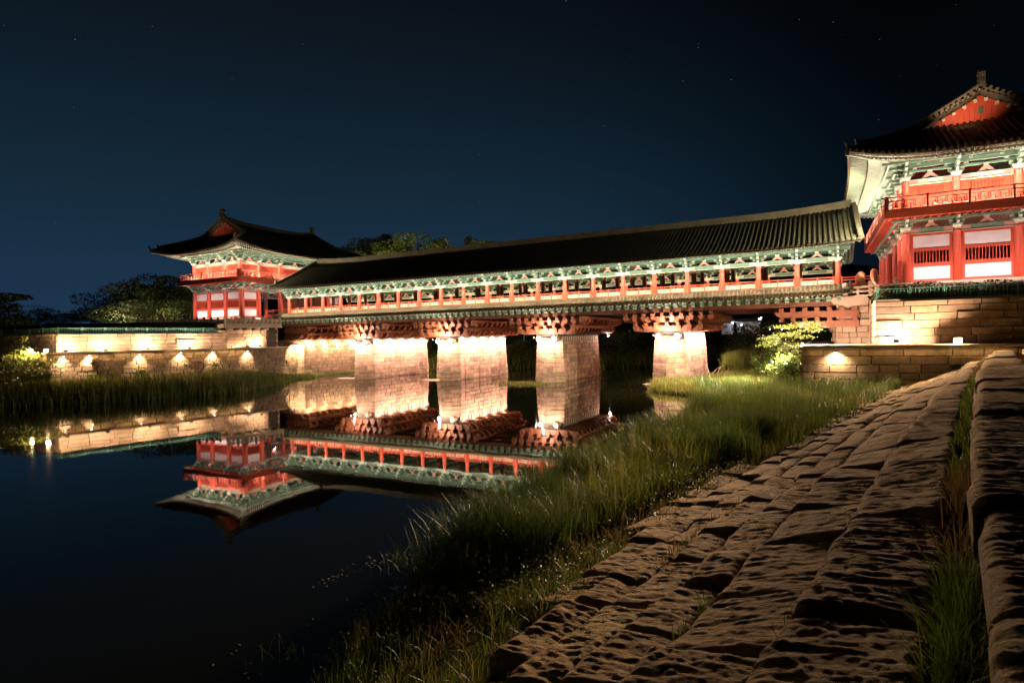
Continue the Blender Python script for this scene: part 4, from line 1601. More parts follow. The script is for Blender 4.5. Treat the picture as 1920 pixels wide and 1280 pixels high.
# near margin
P = scatter(30000, -9, 1, 3.0, 10.5, lambda x, y: rb(x, y) & dens(x, y, np.clip(vn(x, y, .8, 5) * 1.7 - .45, .03, 1)))
blades('grass', clump(P, 3, .05), .34, .010, GRASS, .8)
P = scatter(9000, -9, 1, 3.0, 10.5, lambda x, y: rb(x, y) & dens(x, y, np.clip(vn(x, y, .6, 6) * 1.7 - .45, .03, 1)))
blades('grass', clump(P, 5, .04), .42, .010, GRASS3, .9)
P = scatter(20000, -9, 2, 3.5, 14, lambda x, y: rb(x, y) & dens(x, y, np.clip(vn(x, y, .7, 8) * 1.6 - .5, .02, 1)))
blades('grass', P, .26, .011, GRASSD, .9)
# tall reedy clumps in the middle
P = scatter(90000, -10, 4, 8.5, 26, lambda x, y: rb(x, y) & (bank_ab(x, y)[1] < -6.3))
A_ = pick(P, 1.3, .0, .47, 4)
Q = clump(A_, 2, .10)
blades('grass', Q, .45 + .35 * vn(Q[:, 0], Q[:, 1], .9, 14), .015, GRASS, .9)
A_ = pick(P, 1.3, .47, 1, 4)
Q = clump(A_, 2, .16)
blades('grass', Q, .95 + .55 * vn(Q[:, 0], Q[:, 1], .8, 15), .017, GRASS2, .65, seg=4)
Q = clump(pick(P, .9, .55, 1, 44)[::6], 4, .2)
blades('grass', Q, 1.25, .014, GRASS3, .8, seg=4)
P = scatter(42000, -14, 8, 20, 47.5, lambda x, y: rb(x, y))
Q = clump(pick(P, 1.6, .0, .52, 24), 2, .15)
blades('grass', Q, .40 + .35 * vn(Q[:, 0], Q[:, 1], 1.2, 25), .028, GRASS3, .8)
Q = clump(pick(P, 1.6, .52, 1, 24), 3, .25)
blades('grass', Q, .75 + .5 * vn(Q[:, 0], Q[:, 1], 1.0, 26), .030, GRASS, .7)
Q = clump(pick(P, 1.1, .62, 1, 27), 5, .3)
blades('grass', Q, 1.15, .030, GRASS2, .6, seg=4)
P = scatter(14000, -8, 8, 10, 46, lambda x, y: rb(x, y) & (bank_ab(x, y)[1] > -7.2))
blades('grass', clump(P, 2, .08), .38, .022, GRASSD, .9)
# behind: between pier and abutment and beyond the bridge
P = scatter(42000, -14, -1.0, 47.4, 64, lambda x, y: (land(x, y)[0] > -.2) & ~((np.abs(x + 12.25) < 1.6) & (y > 53.8)))
blades('grass', P, .35 + .6 * vn(P[:, 0], P[:, 1], 1.4, 28), .045, GRASS3, .7)
P = scatter(26000, -9.5, 3, 64, 78, lambda x, y: (land(x, y)[0] > -.1))
blades('reeds', P, 2.3, .07, REED, .22)
# left bank: reed front and grass behind, up to the wall
wallx = lambda y: np.interp(y, [24, 28.6, 48.9, 52.4, 56], [-86, -64.9, -61.5, -61, -61])
P = scatter(110000, -90, -47, 18, 53, lambda x, y: (land(x, y)[1] > -.5) & (land(x, y)[1] < 5) & (x > wallx(y)))
hh = (.85 + .6 * vn(P[:, 0], P[:, 1], 1.6, 31)) * np.interp(P[:, 1], [20, 40, 47, 53], [1.25, 1.1, .7, .25])
blades('reeds', P, hh, .045, REED, .35)
P = scatter(50000, -90, -50, 18, 49, lambda x, y: (land(x, y)[1] > 3.5) & (x > wallx(y) + .1))
hh = .35 + .75 * vn(P[:, 0], P[:, 1], 2.0, 33)
blades('grass', P, hh, .045, GRASS3, .7)
P = scatter(9000, -60.5, -54, 47, 56, lambda x, y: (land(x, y)[1] > -.3))
blades('grass', P, .25, .04, GRASS, .8)
# islet left of the third pier
P = np.stack([NR.normal(-25.6, 1.5, 3500), NR.normal(51.6, .9, 3500), np.full(3500, -.05)], 1)
P = P[(np.abs(P[:, 0] + 26.2) < 3.2) & (P[:, 1] < 53.6)]
blades('grass', P[::2], .32, .035, GRASS3, .9)
# far bank scrub line
P = scatter(30000, -60, 5, 69, 130, lambda x, y: (land(x, y)[2] > -.3) & (land(x, y)[2] < 14))
blades('reeds', P, 1.5, .14, REED, .4)
# tufts between the stones
def tuft(a0, a1, b, n, h, mt, w=.010):
    a = NR.uniform(a0, a1, n)
    bb = b + NR.normal(0, .07, n) + .0006 * a ** 2
    x = a * DA.x + bb * DB.x
    y = a * DA.y + bb * DB.y
    z = np.full(n, 0.0)
    return x, y
for a0, a1, b, z, n, h, mt, w in ((3.2, 4.2, -.05, 2.35, 900, .42, GRASS, .010), (4.2, 6.0, -.05, 2.38, 1300, .40, GRASS, .010), (6.2, 9.5, -.06, 2.42, 1500, .40, GRASSD, .013),
                              (9.5, 14, -.06, 2.5, 1200, .36, GRASS, .018), (15, 26, -.05, 2.5, 1500, .42, GRASS, .03), (26, 44, -.02, 2.55, 1200, .45, GRASSD, .04),
                              (4.9, 5.6, -1.10, 2.0, 380, .26, GRASS, .009), (5.0, 6.5, -2.2, 1.5, 260, .2, GRASS, .009), (8, 12, -3.6, 1.1, 300, .2, GRASSD, .014), (3.2, 3.8, -1.13, 1.9, 120, .2, GRASS, .009)):
    x, y = tuft(a0, a1, b, n, h, mt)
    keep = NR.uniform(0, 1, n) < np.clip(vn(x, y, .35, 77) * 1.8 - .55, .04, .7)
    blades('grass', np.stack([x[keep], y[keep], np.full(keep.sum(), z)], 1), h, w, mt, .8)


# ------------------------------------------------------------------ leaves
def leaf_cloud(C, size, mat_, name, parent=None, kind=None, aspect=.6, droop=.5):
    n = len(C)
    u = NR.normal(size=(n, 3))
    u[:, 2] *= droop
    u /= np.linalg.norm(u, axis=1)[:, None] + 1e-9
    v = NR.normal(size=(n, 3))
    v -= (v * u).sum(1)[:, None] * u
    v /= np.linalg.norm(v, axis=1)[:, None] + 1e-9
    s = size * NR.uniform(.6, 1.3, n)[:, None]
    a = u * s * .5
    b = v * s * aspect * .5
    V = np.stack([C - a, C + b - a * .1, C + a, C - b - a * .1], 1).reshape(-1, 3)
    F = np.arange(4 * n).reshape(n, 4)
    return npmesh(name, V, F, mat_, parent, kind=kind)


def lobes(center, rx, ry, rz, nl, seed):
    g = np.random.default_rng(seed)
    out = []
    for i in range(nl):
        t = g.uniform(0, 2 * np.pi)
        q = g.uniform(-.85, 1)
        r = g.uniform(.35, .95)
        k = math.sqrt(max(0, 1 - q * q)) * r
        out.append((center[0] + rx * k * math.cos(t), center[1] + ry * k * math.sin(t), center[2] + rz * q * .8, g.uniform(.26, .46)))
    return out


def tree(px, ybase, ytop, t, wpx, label, seed, n=2600, leaf=LEAF, kind='broad', lsz=None, group='trees beyond the bridge'):
    base = at(px, ybase, 1, t)
    top = at(px, ytop, 1, t)
    wl = (at(px + wpx / 2, ytop, 1, t) - at(px - wpx / 2, ytop, 1, t)).length
    h = top.z - base.z
    z0 = base.z
    root = empty('tree' if kind != 'pine' else 'pine_tree', (base.x, base.y, z0), label, 'tree', group)
    g = random.Random(seed)
    m = MB()
    m.tube([(base.x, base.y, z0 - .5), (base.x + .1, base.y, z0 + h * .35), (base.x + g.uniform(-.4, .4), base.y, z0 + h * .75)], [h * .028 + .08, h * .02 + .06, h * .008], 7)
    for i in range(6):
        zz = z0 + h * g.uniform(.28, .6)
        an = g.uniform(0, 6.28)
        rr2 = wl * g.uniform(.22, .4)
        m.tube([(base.x, base.y, zz), (base.x + rr2 * .5 * math.cos(an), base.y + rr2 * .5 * math.sin(an), zz + h * .08), (base.x + rr2 * math.cos(an), base.y + rr2 * math.sin(an), zz + h * .2)], [h * .012, h * .008, h * .004], 5)
    m.build('trunk', BARK, root)
    cz = z0 + h * (.52 if kind != 'pine' else .58)
    rz = h * (.50 if kind != 'pine' else .42)
    n = int(n * 1.9)
    pts = []
    L = lobes((base.x, base.y, cz), wl / 2, wl / 2, rz, 16 if kind == 'broad' else 13, seed)
    for (lx, ly, lz, k) in L:
        m_ = n // len(L)
        q = NR.normal(size=(m_, 3))
        q /= np.linalg.norm(q, axis=1)[:, None]
        q *= (NR.uniform(.55, 1.08, m_) ** .6)[:, None]
        if kind == 'pine':
            q[:, 2] *= .32
            k *= 1.2
        pts.append(np.array([lx, ly, lz]) + q * np.array([wl / 2 * k * 1.15, wl / 2 * k * 1.15, rz * k * 1.0]))
    C = np.concatenate(pts)
    leaf_cloud(C, lsz or max(.3, h * .052), leaf, 'crown', root)
    return root


T_ = lambda *a, **k: tree(*a, **k)
tl_ = [
    (18, 640, 545, 62, 75, 'dark conifer cut by the left edge of the picture', 'pine', LEAF),
    (8, 655, 610, 60, 70, 'small green lit tree low at the left edge', 'broad', LEAF),
    (72, 628, 578, 80, 60, 'rounded dark tree second from the left edge', 'broad', LEAF),
    (50, 625, 590, 82, 60, 'low dark tree between the edge conifer and the rounded tree', 'broad', LEAF),
    (137, 622, 586, 84, 62, 'small spreading pine alone against the sky left of the big trees', 'pine', LEAF),
    (186, 618, 576, 84, 48, 'small dark tree joining the left side of the big tree group', 'broad', LEAF),
    (222, 615, 548, 82, 80, 'broad dark tree on the left of the group behind the long railing', 'broad', LEAF),
    (290, 612, 520, 80, 90, 'tallest rounded tree of the group left of the pavilion', 'broad', LEAF),
    (345, 612, 517, 78, 70, 'tall tree touching the left side of the left pavilion', 'broad', LEAF),
    (262, 615, 560, 74, 90, 'dark tree in front of the tallest one behind the railing', 'broad', LEAF),
    (325, 612, 565, 72, 70, 'dense low tree just left of the pavilion columns', 'broad', LEAF),
]
for i, (px, yb, yt, t, w, lab, kd, lf) in enumerate(tl_):
    tree(px, yb, yt, t, w, lab, 300 + i, 3600 if w > 60 else 2200, lf, kd, group='trees on the left bank')
tr2 = [
    (645, 520, 462, 95, 40, 'low dark treetop just right of the left pavilion roof', LEAF),
    (695, 520, 446, 100, 62, 'round dark treetop left of the yellow green one above the bridge roof', LEAF),
    (728, 530, 444, 104, 48, 'narrow dark treetop touching the yellow green one', LEAF),
    (772, 530, 437, 100, 88, 'large yellow green treetop above the bridge roof', LEAFY),
    (825, 520, 446, 104, 50, 'dull green treetop right of the yellow green one', LEAF),
    (850, 520, 452, 108, 50, 'low dark treetop in the middle of the right group above the roof', LEAF),
    (880, 500, 442, 112, 26, 'small pointed dark treetop above the roof', LEAF),
    (901, 500, 444, 110, 28, 'small pale olive treetop near the end of the row above the roof', LEAFY),
    (925, 500, 450, 112, 26, 'last small dark treetop on the right above the roof', LEAF),
    (665, 520, 468, 90, 40, 'low shrubby treetop at the foot of the round dark one', LEAF),
]
for i, (px, yb, yt, t, w, lab, lf) in enumerate(tr2):
    tree(px, yb, yt + 4, t, w * 1.15, lab, 400 + i, 3000, lf, 'broad')

# wooded hill behind the bridge (trees above stand on it)
rows = []
for i, t in enumerate(np.linspace(0, 1, 9)):
    y = 84 + 60 * t
    rows.append([(x, y, .3 + (17 * math.exp(-((x + 74) / 34) ** 2) + 3.5) * math.sin(min(1, t * 1.5) * math.pi / 2)) for x in np.linspace(-190, -22, 40)])
mb = MB()
mb.surf(rows[::-1], 0, True)
tag(mb.build('hill', HILLM), kind='structure')
rows = []
HP = np.array([[430, 640], [466, 525], [600, 512], [760, 508], [1000, 505], [1200, 490], [1400, 480], [1560, 480], [1700, 490], [2100, 520]])
for yy_, k in ((252, 0), (258, .75), (275, 1.0)):
    row = []
    for px in np.arange(430, 2101, 28):
        p = at(px, np.interp(px, HP[:, 0], HP[:, 1]) + 5 * math.sin(px * .031) + 3 * math.sin(px * .083), 1, 252)
        row.append((p.x, yy_, 3 + (p.z - 3) * k))
    rows.append(row)
mb = MB()
mb.surf(rows[::-1], 0, True)
tag(mb.build('hill', HILLM), kind='structure')
rows = []
for i, t in enumerate(np.linspace(0, 1, 5)):
    rows.append([(x, 700 + 60 * t, (22 + 14 * math.sin(x * .006 + 1) + 7 * math.sin(x * .019)) * math.sin(t * math.pi / 2) - 1) for x in np.linspace(-2200, 900, 90)])
mb = MB()
mb.surf(rows[::-1], 0, True)
tag(mb.build('hill', HILLM), kind='structure')


def bush(px, py, t, wm, hm, label, seed, n=1500, leaf=LEAF, lsz=.16, cat='bush', name='bush', z=None):
    b = at(px, py, 1, t)
    z0 = b.z if z is None else z
    root = empty(name, (b.x, b.y, z0), label, cat)
    g = random.Random(seed)
    m = MB()
    for i in range(7):
        an = g.uniform(0, 6.28)
        r1 = wm * g.uniform(.15, .42)
        m.tube([(b.x, b.y, z0 - .1), (b.x + r1 * .4 * math.cos(an), b.y + r1 * .4 * math.sin(an), z0 + hm * .4), (b.x + r1 * math.cos(an), b.y + r1 * math.sin(an), z0 + hm * g.uniform(.6, .9))], [.03, .02, .008], 5)
    m.build('stems', BARK, root)['kind'] = 'stuff'
    pts = []
    for (lx, ly, lz, k) in lobes((b.x, b.y, z0 + hm * .52), wm / 2, wm / 2, hm * .45, 13, seed):
        q = NR.normal(size=(n // 13, 3)) * .55
        pts.append(np.array([lx, ly, max(lz, z0 + .1)]) + q * np.array([wm * .5 * k, wm * .5 * k, hm * .5 * k]))
    C = np.concatenate(pts)
    leaf_cloud(C, lsz, leaf, 'leaves', root, kind='stuff')
    return root


# by the right abutment
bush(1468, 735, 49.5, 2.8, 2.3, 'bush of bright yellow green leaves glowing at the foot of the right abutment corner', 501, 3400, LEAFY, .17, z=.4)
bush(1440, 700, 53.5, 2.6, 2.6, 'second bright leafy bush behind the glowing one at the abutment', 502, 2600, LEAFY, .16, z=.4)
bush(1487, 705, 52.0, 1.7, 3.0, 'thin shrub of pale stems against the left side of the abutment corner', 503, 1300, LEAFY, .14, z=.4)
bush(1160, 690, 88, 9, 5.0, 'large dark bush on the far bank seen between the third and fourth piers', 504, 3600, LEAF, .3, z=.5)
bush(1430, 660, 78, 7, 5.5, 'dark leafy mass on the far side of the reeds under the bridge', 505, 3200, LEAF, .3, z=.6)
bush(985, 690, 82, 6, 3.6, 'dark bush on the far bank left of the third pier', 506, 2200, LEAF, .3, z=.5)
bush(862, 690, 80, 4, 2.6, 'low green bush on the far bank between the first two piers', 507, 1500, LEAF, .25, z=.5)
bush(1127, 690, 66.9, .9, 1.6, 'tuft of weeds behind the right corner of the third pier', 508, 500, LEAFY, .12, z=.0)
bush(18, 690, 24.5, 7, 3.0, 'dark overgrown thicket at the left edge below the terrace', 509, 3800, LEAF, .18, z=.8)
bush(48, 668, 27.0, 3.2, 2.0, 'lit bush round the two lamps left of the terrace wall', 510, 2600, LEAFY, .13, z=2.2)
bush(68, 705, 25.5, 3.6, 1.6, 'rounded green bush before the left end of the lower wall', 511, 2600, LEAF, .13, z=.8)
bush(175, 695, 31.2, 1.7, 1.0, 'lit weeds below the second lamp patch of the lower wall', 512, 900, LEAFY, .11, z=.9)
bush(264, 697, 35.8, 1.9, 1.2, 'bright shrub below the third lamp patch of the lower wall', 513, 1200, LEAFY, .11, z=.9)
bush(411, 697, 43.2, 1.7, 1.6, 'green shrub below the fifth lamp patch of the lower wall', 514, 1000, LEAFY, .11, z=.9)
bush(368, 690, 41.0, 3.0, 1.9, 'dry brown shrub between the fourth and fifth lamp patches', 515, 1100, LEAFR, .12, z=.9)
bush(1645, 765, 46.6, 2.6, .9, 'low weeds at the foot of the right lower wall beside the stones', 516, 900, LEAF, .12, z=.5)
bush(1560, 770, 47.0, 3.2, 1.0, 'weeds along the foot of the right lower wall near its corner', 517, 1100, LEAF, .12, z=.35)
# young tree leaning over the abutment corner
tr = empty('young_tree', (-2.2, 50.2, .4), 'young tree with layered bright leaves leaning over the corner of the right abutment', 'tree')
m = MB()
m.tube([(-2.3, 51.0, .3), (-2.2, 50.8, 2.2), (-1.7, 50.5, 3.6), (-1.2, 50.3, 4.9)], [.09, .07, .05, .02], 7)
for dx, dz in ((-1.6, .3), (-1.1, .9), (.9, .8), (1.4, .5), (-.4, 1.3), (.5, 1.5)):
    m.tube([(-1.9, 50.6, 3.1), (-1.8 + dx * .5, 50.5, 3.3 + dz * .6), (-1.8 + dx, 50.4, 3.3 + dz)], [.04, .025, .01], 5)
m.build('trunk', BARK, tr)
pts = []
g = random.Random(9)
for i in range(46):
    cx, cz = g.uniform(-3.6, .9), g.uniform(2.4, 5.3)
    if (cx + 1.4) ** 2 / 5.5 + (cz - 4.0) ** 2 / 1.9 > 1: continue
    q = NR.normal(size=(95, 3)) * np.array([.42, .42, .09])
    pts.append(np.array([cx, 50.4 + g.uniform(-.9, .9), cz]) + q)
leaf_cloud(np.concatenate(pts), .13, LEAFY, 'crown', tr)

# ivy on the fences
def hedge(label, pts, z, h, n, lsz, leaf, seed):
    a, b = Vector(pts[0]), Vector(pts[1])
    u = NR.uniform(0, 1, n)
    x = a.x + (b.x - a.x) * u + NR.normal(0, .16, n)
    y = a.y + (b.y - a.y) * u + NR.normal(0, .16, n)
    top = h * (.55 + .5 * vn(x, y, 1.1, seed))
    zz = z(x) + NR.uniform(0, 1, n) ** .7 * top
    root = leaf_cloud(np.stack([x, y, zz], 1), lsz, leaf, 'hedge')
    return tag(root, label, 'hedge')


hedge('brown leaved ivy topping the teal fence on the right wall', [(3.9, 50.62), (20, 50.62)], lambda x: 7.05 + 0 * x, .95, 5200, .13, LEAFR, 61)
hedge('green ivy trimmed low behind the teal fence at the top of the right wall', [(3.9, 51.2), (20, 51.2)], lambda x: 6.7 + 0 * x, .7, 2600, .14, LEAF, 62)
hedge('bright clipped hedge behind the corner of the teal fence at the right', [(4.0, 51.0), (7.2, 51.4)], lambda x: 6.75 + 0 * x, 1.25, 1800, .13, LEAFY, 63)
hedge('dark hedge row behind the long teal fence on the left bank', [(-67.4, 31.2), (-64.4, 46.6)], lambda x: 5.9 + 0 * x, .78, 7000, .12, LEAF, 64)
hedge('vines covering the dark wall at the far left beyond the lamps', [(-100, 23), (-66.5, 28.0)], lambda x: 2.2 + 0 * x, 4.0, 9000, .22, LEAF, 65)

# low leafy weeds with pale seed heads along the stones
WEED = mat('weed_head', (.20, .125, .055), (.12, .075, .03), rough=.7, scale=9, island=.4, trans=.2)
for nm_, mt, n, sz, y0, y1, hz0, hz1, sd in (('weeds', LEAF, 70000, .050, 4, 26, .02, .40, 71), ('weeds', LEAFY, 5000, .040, 8, 30, .1, .5, 74), ('weeds', LEAFR, 12000, .045, 6, 34, .05, .40, 72), ('seed_heads', WEED, 1800, .030, 5, 20, .22, .50, 73)):
    x = NR.uniform(-9, 4, n); y = NR.uniform(y0, y1, n)
    a, b = bank_ab(x, y)
    k = rb(x, y) & (b > -8.6) & (vn(x, y, .55, sd) > .50) & (b > -5.6 - NR.uniform(.2, 3.2, n) ** 1.2)
    x, y = x[k], y[k]
    leaf_cloud(np.stack([x, y, ground_z(x, y) + NR.uniform(hz0, hz1, len(x))], 1), sz, mt, nm_, kind='stuff')

# floating weeds and twigs on the near water
n = 1500
x = NR.uniform(-9.2, -5.2, n); y = NR.uniform(3.6, 13, n)
k = (np.interp(y, XR[:, 0], XR[:, 1]) - x)
keep = (k > -.2) & (k < 1.9) & (vn(x, y, .35, 90) > .56)
C = np.stack([x[keep], y[keep], np.full(keep.sum(), .006)], 1)
V = np.repeat(C, 4, 0)
s = NR.uniform(.008, .028, len(C))
an = NR.uniform(0, 6.28, len(C))
for i, (cx, cy) in enumerate(((-1, -.35), (1, -.35), (1, .35), (-1, .35))):
    V[i::4, 0] += s * (cx * np.cos(an) - cy * np.sin(an))
    V[i::4, 1] += s * (cx * np.sin(an) + cy * np.cos(an))
    V[i::4, 2] += NR.uniform(0, .006, len(C))
FLOAT = mat('floating_leaf', (.40, .36, .30), (.25, .22, .18), rough=.25, spec=.8)
npmesh('floating_weeds', V, np.arange(len(V)).reshape(-1, 4), FLOAT, kind='stuff')
P = np.stack([NR.uniform(-8.8, -6.2, 900), NR.uniform(4.5, 12, 900), np.full(900, -.02)], 1)
k = np.interp(P[:, 1], XR[:, 0], XR[:, 1]) - P[:, 0]
P = P[(k > 0) & (k < 1.3) & (vn(P[:, 0], P[:, 1], .5, 91) > .6)]
blades('grass', P, .28, .012, GRASS, 1.0)
# driftwood at the fourth pier
mb = MB()
g = random.Random(4)
for i in range(9):
    x, y = -9.6 + g.uniform(-.4, 1.6), 63.5 + g.uniform(-2, 1)
    dx, dz = g.uniform(-1.2, 1.6), g.uniform(.2, 1.2)
    mb.tube([(x, y, .15), (x + dx * .5, y + .2, .3 + dz * .7), (x + dx, y, .3 + dz)], [.05, .04, .015], 6)
tag(mb.build('driftwood', DRIFT), 'tangle of bleached branches washed up behind the fourth pier', 'driftwood')


# ------------------------------------------------------------------ lamps
def light(kind, name, loc, energy, color, parent=None, **kw):
    d = bpy.data.lights.new(name, kind)
    d.energy = energy
    d.color = color
    for k, v in kw.items():
        if k != 'aim': setattr(d, k, v)
    o = bpy.data.objects.new(name, d)
    COL.objects.link(o)
    o.location = loc
    if 'aim' in kw:
        o.rotation_euler = Vector(kw['aim']).to_track_quat('-Z', 'Y').to_euler()
    if parent:
        o.parent = parent
        o.location = Vector(loc) - ORG[parent.name]
    return o


WARM = (1.0, .60, .27)
WARM2 = (1.0, .66, .42)
PINKW = (1.0, .66, .54)
SOFT = (1.0, .84, .66)


def floodlight(loc, aim, label, group, w=.34, glass=LENS, energy=0, color=WARM, spot=None, off=.12, yoke=True, blend=.6):
    """small box floodlight: housing, glass, bracket and its own lamp"""
    root = empty('floodlight', loc, label, 'floodlight', group)
    a = Vector(aim).normalized()
    side = a.cross(Vector((0, 0, 1)))
    side = side.normalized() if side.length > 1e-3 else Vector((1, 0, 0))
    u = side.cross(a).normalized()
    c = Vector(loc)

    def obox(m, c0, ww, hh, dd, mi=0):
        vs = [c0 + side * (x * ww / 2) + u * (y * hh / 2) + a * (z * dd / 2) for z in (-1, 1) for x, y in ((-1, -1), (1, -1), (1, 1), (-1, 1))]
        m.add(vs, [(0, 3, 2, 1), (4, 5, 6, 7), (0, 1, 5, 4), (1, 2, 6, 5), (2, 3, 7, 6), (3, 0, 4, 7)], mi)
    m = MB()
    obox(m, c, w, w * .6, .10)
    for k in range(-2, 3):
        obox(m, c - a * .075 + side * (k * w * .2), .015, w * .5, .05)
    m.build('housing', BLACKM, root)
    m = MB()
    obox(m, c + a * .056, w * .86, w * .46, .01)
    m.build('glass', glass, root)
    if yoke:
        m = MB()
        for s in (-1, 1):
            m.bar(c + side * (s * (w / 2 + .015)), c + side * (s * (w / 2 + .015)) + Vector((0, 0, -.16)), .02, .03)
        m.bar(c - side * (w / 2 + .02) + Vector((0, 0, -.17)), c + side * (w / 2 + .02) + Vector((0, 0, -.17)), .03, .02)
        m.build('mounting_bracket', BLACKM, root)
    if energy:
        if spot:
            light('SPOT', 'lamp', c + a * off, energy, color, root, aim=aim, spot_size=R(spot), spot_blend=blend, shadow_soft_size=.06)
        else:
            light('POINT', 'lamp', c + a * off, energy, color, root, shadow_soft_size=.07)
    return root


ordn = ['first', 'second', 'third', 'fourth', 'fifth', 'sixth', 'seventh', 'eighth', 'ninth', 'tenth']
# left bank: downlights under the ledge, uplights on it
WN = Vector((.986, -.165, 0))
for i, y in enumerate((29.9, 32.0, 36.4, 40.4, 43.9, 48.0)):
    x = lx(y)
    floodlight((x + .30, y - .05, 3.72), (-.30, .05, -1), 'small lamp shining down the left lower wall, %s from the left' % ordn[i], 'downlights under the left ledge', .2, energy=520, color=WARM2, spot=110, blend=1.0)
for i, y in enumerate((31.6, 34.9, 38.7, 42.9)):
    x = ux(y)
    floodlight((x + 1.35, y - 1.2, 4.16), (-.8, .5, .45), 'floodlight on the left ledge washing the upper wall, %s from the left' % ordn[i], 'uplights on the left ledge', .26, energy=330, color=WARM2, spot=140, blend=1.0)
floodlight((-60.9, 49.6, 4.25), (-1, .1, .5), 'floodlight on the left ledge below the projecting platform', 'uplights on the left ledge', .26, energy=260, color=WARM2, spot=140, blend=1.0)
glare = emit('glare_glass', (1, .75, .5), 220)
for i, (px, py, t) in enumerate(((57, 657, 27.6), (87, 657, 28.0))):
    p = at(px, py, 1, t)
    floodlight((p.x, t, p.z), (.8, -.6, .1), '%s bare floodlight glaring in the bushes at the far left' % ('left' if i == 0 else 'right'), 'glaring lamps at the far left', .3, glass=glare, energy=650, color=WARM)
# right bank
floodlight((at(1567, 656, 1, RLY - .4).x, RLY - .42, 3.14), (0, .35, -1), 'lamp shining down the right lower wall near its corner', 'lamps of the right terrace', .3, energy=420, color=WARM2, spot=140, blend=1.0)
floodlight((4.9, RUY - 1.0, 3.78), (-.12, 1, .3), 'floodlight on the right ledge close to the corner of the upper wall', 'lamps of the right terrace', .36, energy=300, color=PINKW, spot=150, blend=1.0)
floodlight((at(1797, 636, 1, RLY + .5).x, RLY + .5, 3.78), (-.55, -.75, .05), 'bare floodlight glaring towards the river on the right ledge', 'lamps of the right terrace', .5, glass=MATS['glare_glass'], energy=750, color=WARM2)
floodlight((-.9, 48.1, 3.72), (-.6, -.05, -.8), 'floodlight on the outer corner of the right ledge above the bush', 'lamps of the right terrace', .36, energy=5200, color=(1, .9, .6), spot=140, blend=.9)
floodlight((.9, 49.2, 3.72), (.1, .9, .75), 'floodlight lying on the right ledge under the bridge end', 'lamps of the right terrace', .34, energy=700, color=PINKW, spot=140)
# unseen fill strips added along the ledges, evening the light between the lamps
def strip(a, b, e, col, aim, wd=.05, parent=None, nm='ledge_fill'):
    a, b = Vector(a), Vector(b)
    o = light('AREA', nm, (a + b) / 2, e, col, None, shape='RECTANGLE', size=(b - a).length, size_y=wd)
    z = -Vector(aim).normalized()
    x = (b - a).normalized()
    x = (x - z * x.dot(z)).normalized()
    y = z.cross(x)
    o.matrix_world = Matrix(((x.x, y.x, z.x, (a.x + b.x) / 2), (x.y, y.y, z.y, (a.y + b.y) / 2), (x.z, y.z, z.z, (a.z + b.z) / 2), (0, 0, 0, 1)))
    return o


for i in range(4):
    y0, y1 = 29.2 + i * 4.9, 33.8 + i * 4.9
    strip((ux(y0) + 1.4, y0, 4.10), (ux(y1) + 1.4, y1, 4.10), 20, WARM2, (-.8, 0, .75))
    strip((lx(y0) + .45, y0, 3.72), (lx(y1) + .45, y1, 3.72), 16, WARM, (-.5, 0, -1))
for i in range(3):
    light('AREA', 'ledge_fill', (1.2 + i * 4.0, RLY - .5, 3.28), 7, WARM, None, aim=(0, .3, -1), shape='RECTANGLE', size=3.6, size_y=.04)
# piers: lamps under the corbels
for k, x in enumerate(PX):
    nm = ordn[3 - k]
    for s in (-1, 1):
        floodlight((x + s * 1.2, PY0 - 1.25, 4.58), (-s * .22, .22, -1), '%s lamp on the nose of the %s pier from the left' % ('left' if s < 0 else 'right', nm), 'lamps on the pier noses', .13, energy=380, color=PINKW, spot=165, blend=1, yoke=False)
    light('POINT', 'corbel_lamp', (x, PY0 - 2.0, 4.85), 280, (1, .72, .62), bridge, shadow_soft_size=0)
for k, x in enumerate(PX):
    for s in (-1, 1):
        if (k, s) == (1, 1): continue       # this side is unlit in the photograph
        for j in range(5):
            y = PY0 + .9 + j * 2.35
            if s < 0:
                light('SPOT', 'strip_lamp', (x - 2.1, y, 4.6), 420, PINKW, bridge, aim=(.5, 0, -1), spot_size=R(160), spot_blend=.8, shadow_soft_size=0)
                continue
            light('AREA', 'strip_lamp', (x + s * 2.2, y, 4.62), 120, PINKW, bridge, aim=(-s * .5, 0, -1), shape='RECTANGLE', size=.10, size_y=2.1)
for j in range(7):
    light('AREA', 'strip_lamp', (-59.0, 56.5 + j * 2.6, 4.6), 60, WARM2, bridge, aim=(-.45, 0, -1), shape='RECTANGLE', size=.12, size_y=1.4)
floodlight((-59.7, 53.6, 4.1), (-.3, 1, -.9), 'lamp at the rounded end of the left abutment', 'lamps on the pier noses', .22, energy=420, color=WARM2, spot=140, yoke=False)
floodlight((-22.0, 66.9, 4.62), (.6, -.6, -.2), 'glaring lamp at the far right corner of the third pier', 'lamps on the pier noses', .2, glass=MATS['glare_glass'], energy=60, color=PINKW, yoke=False)
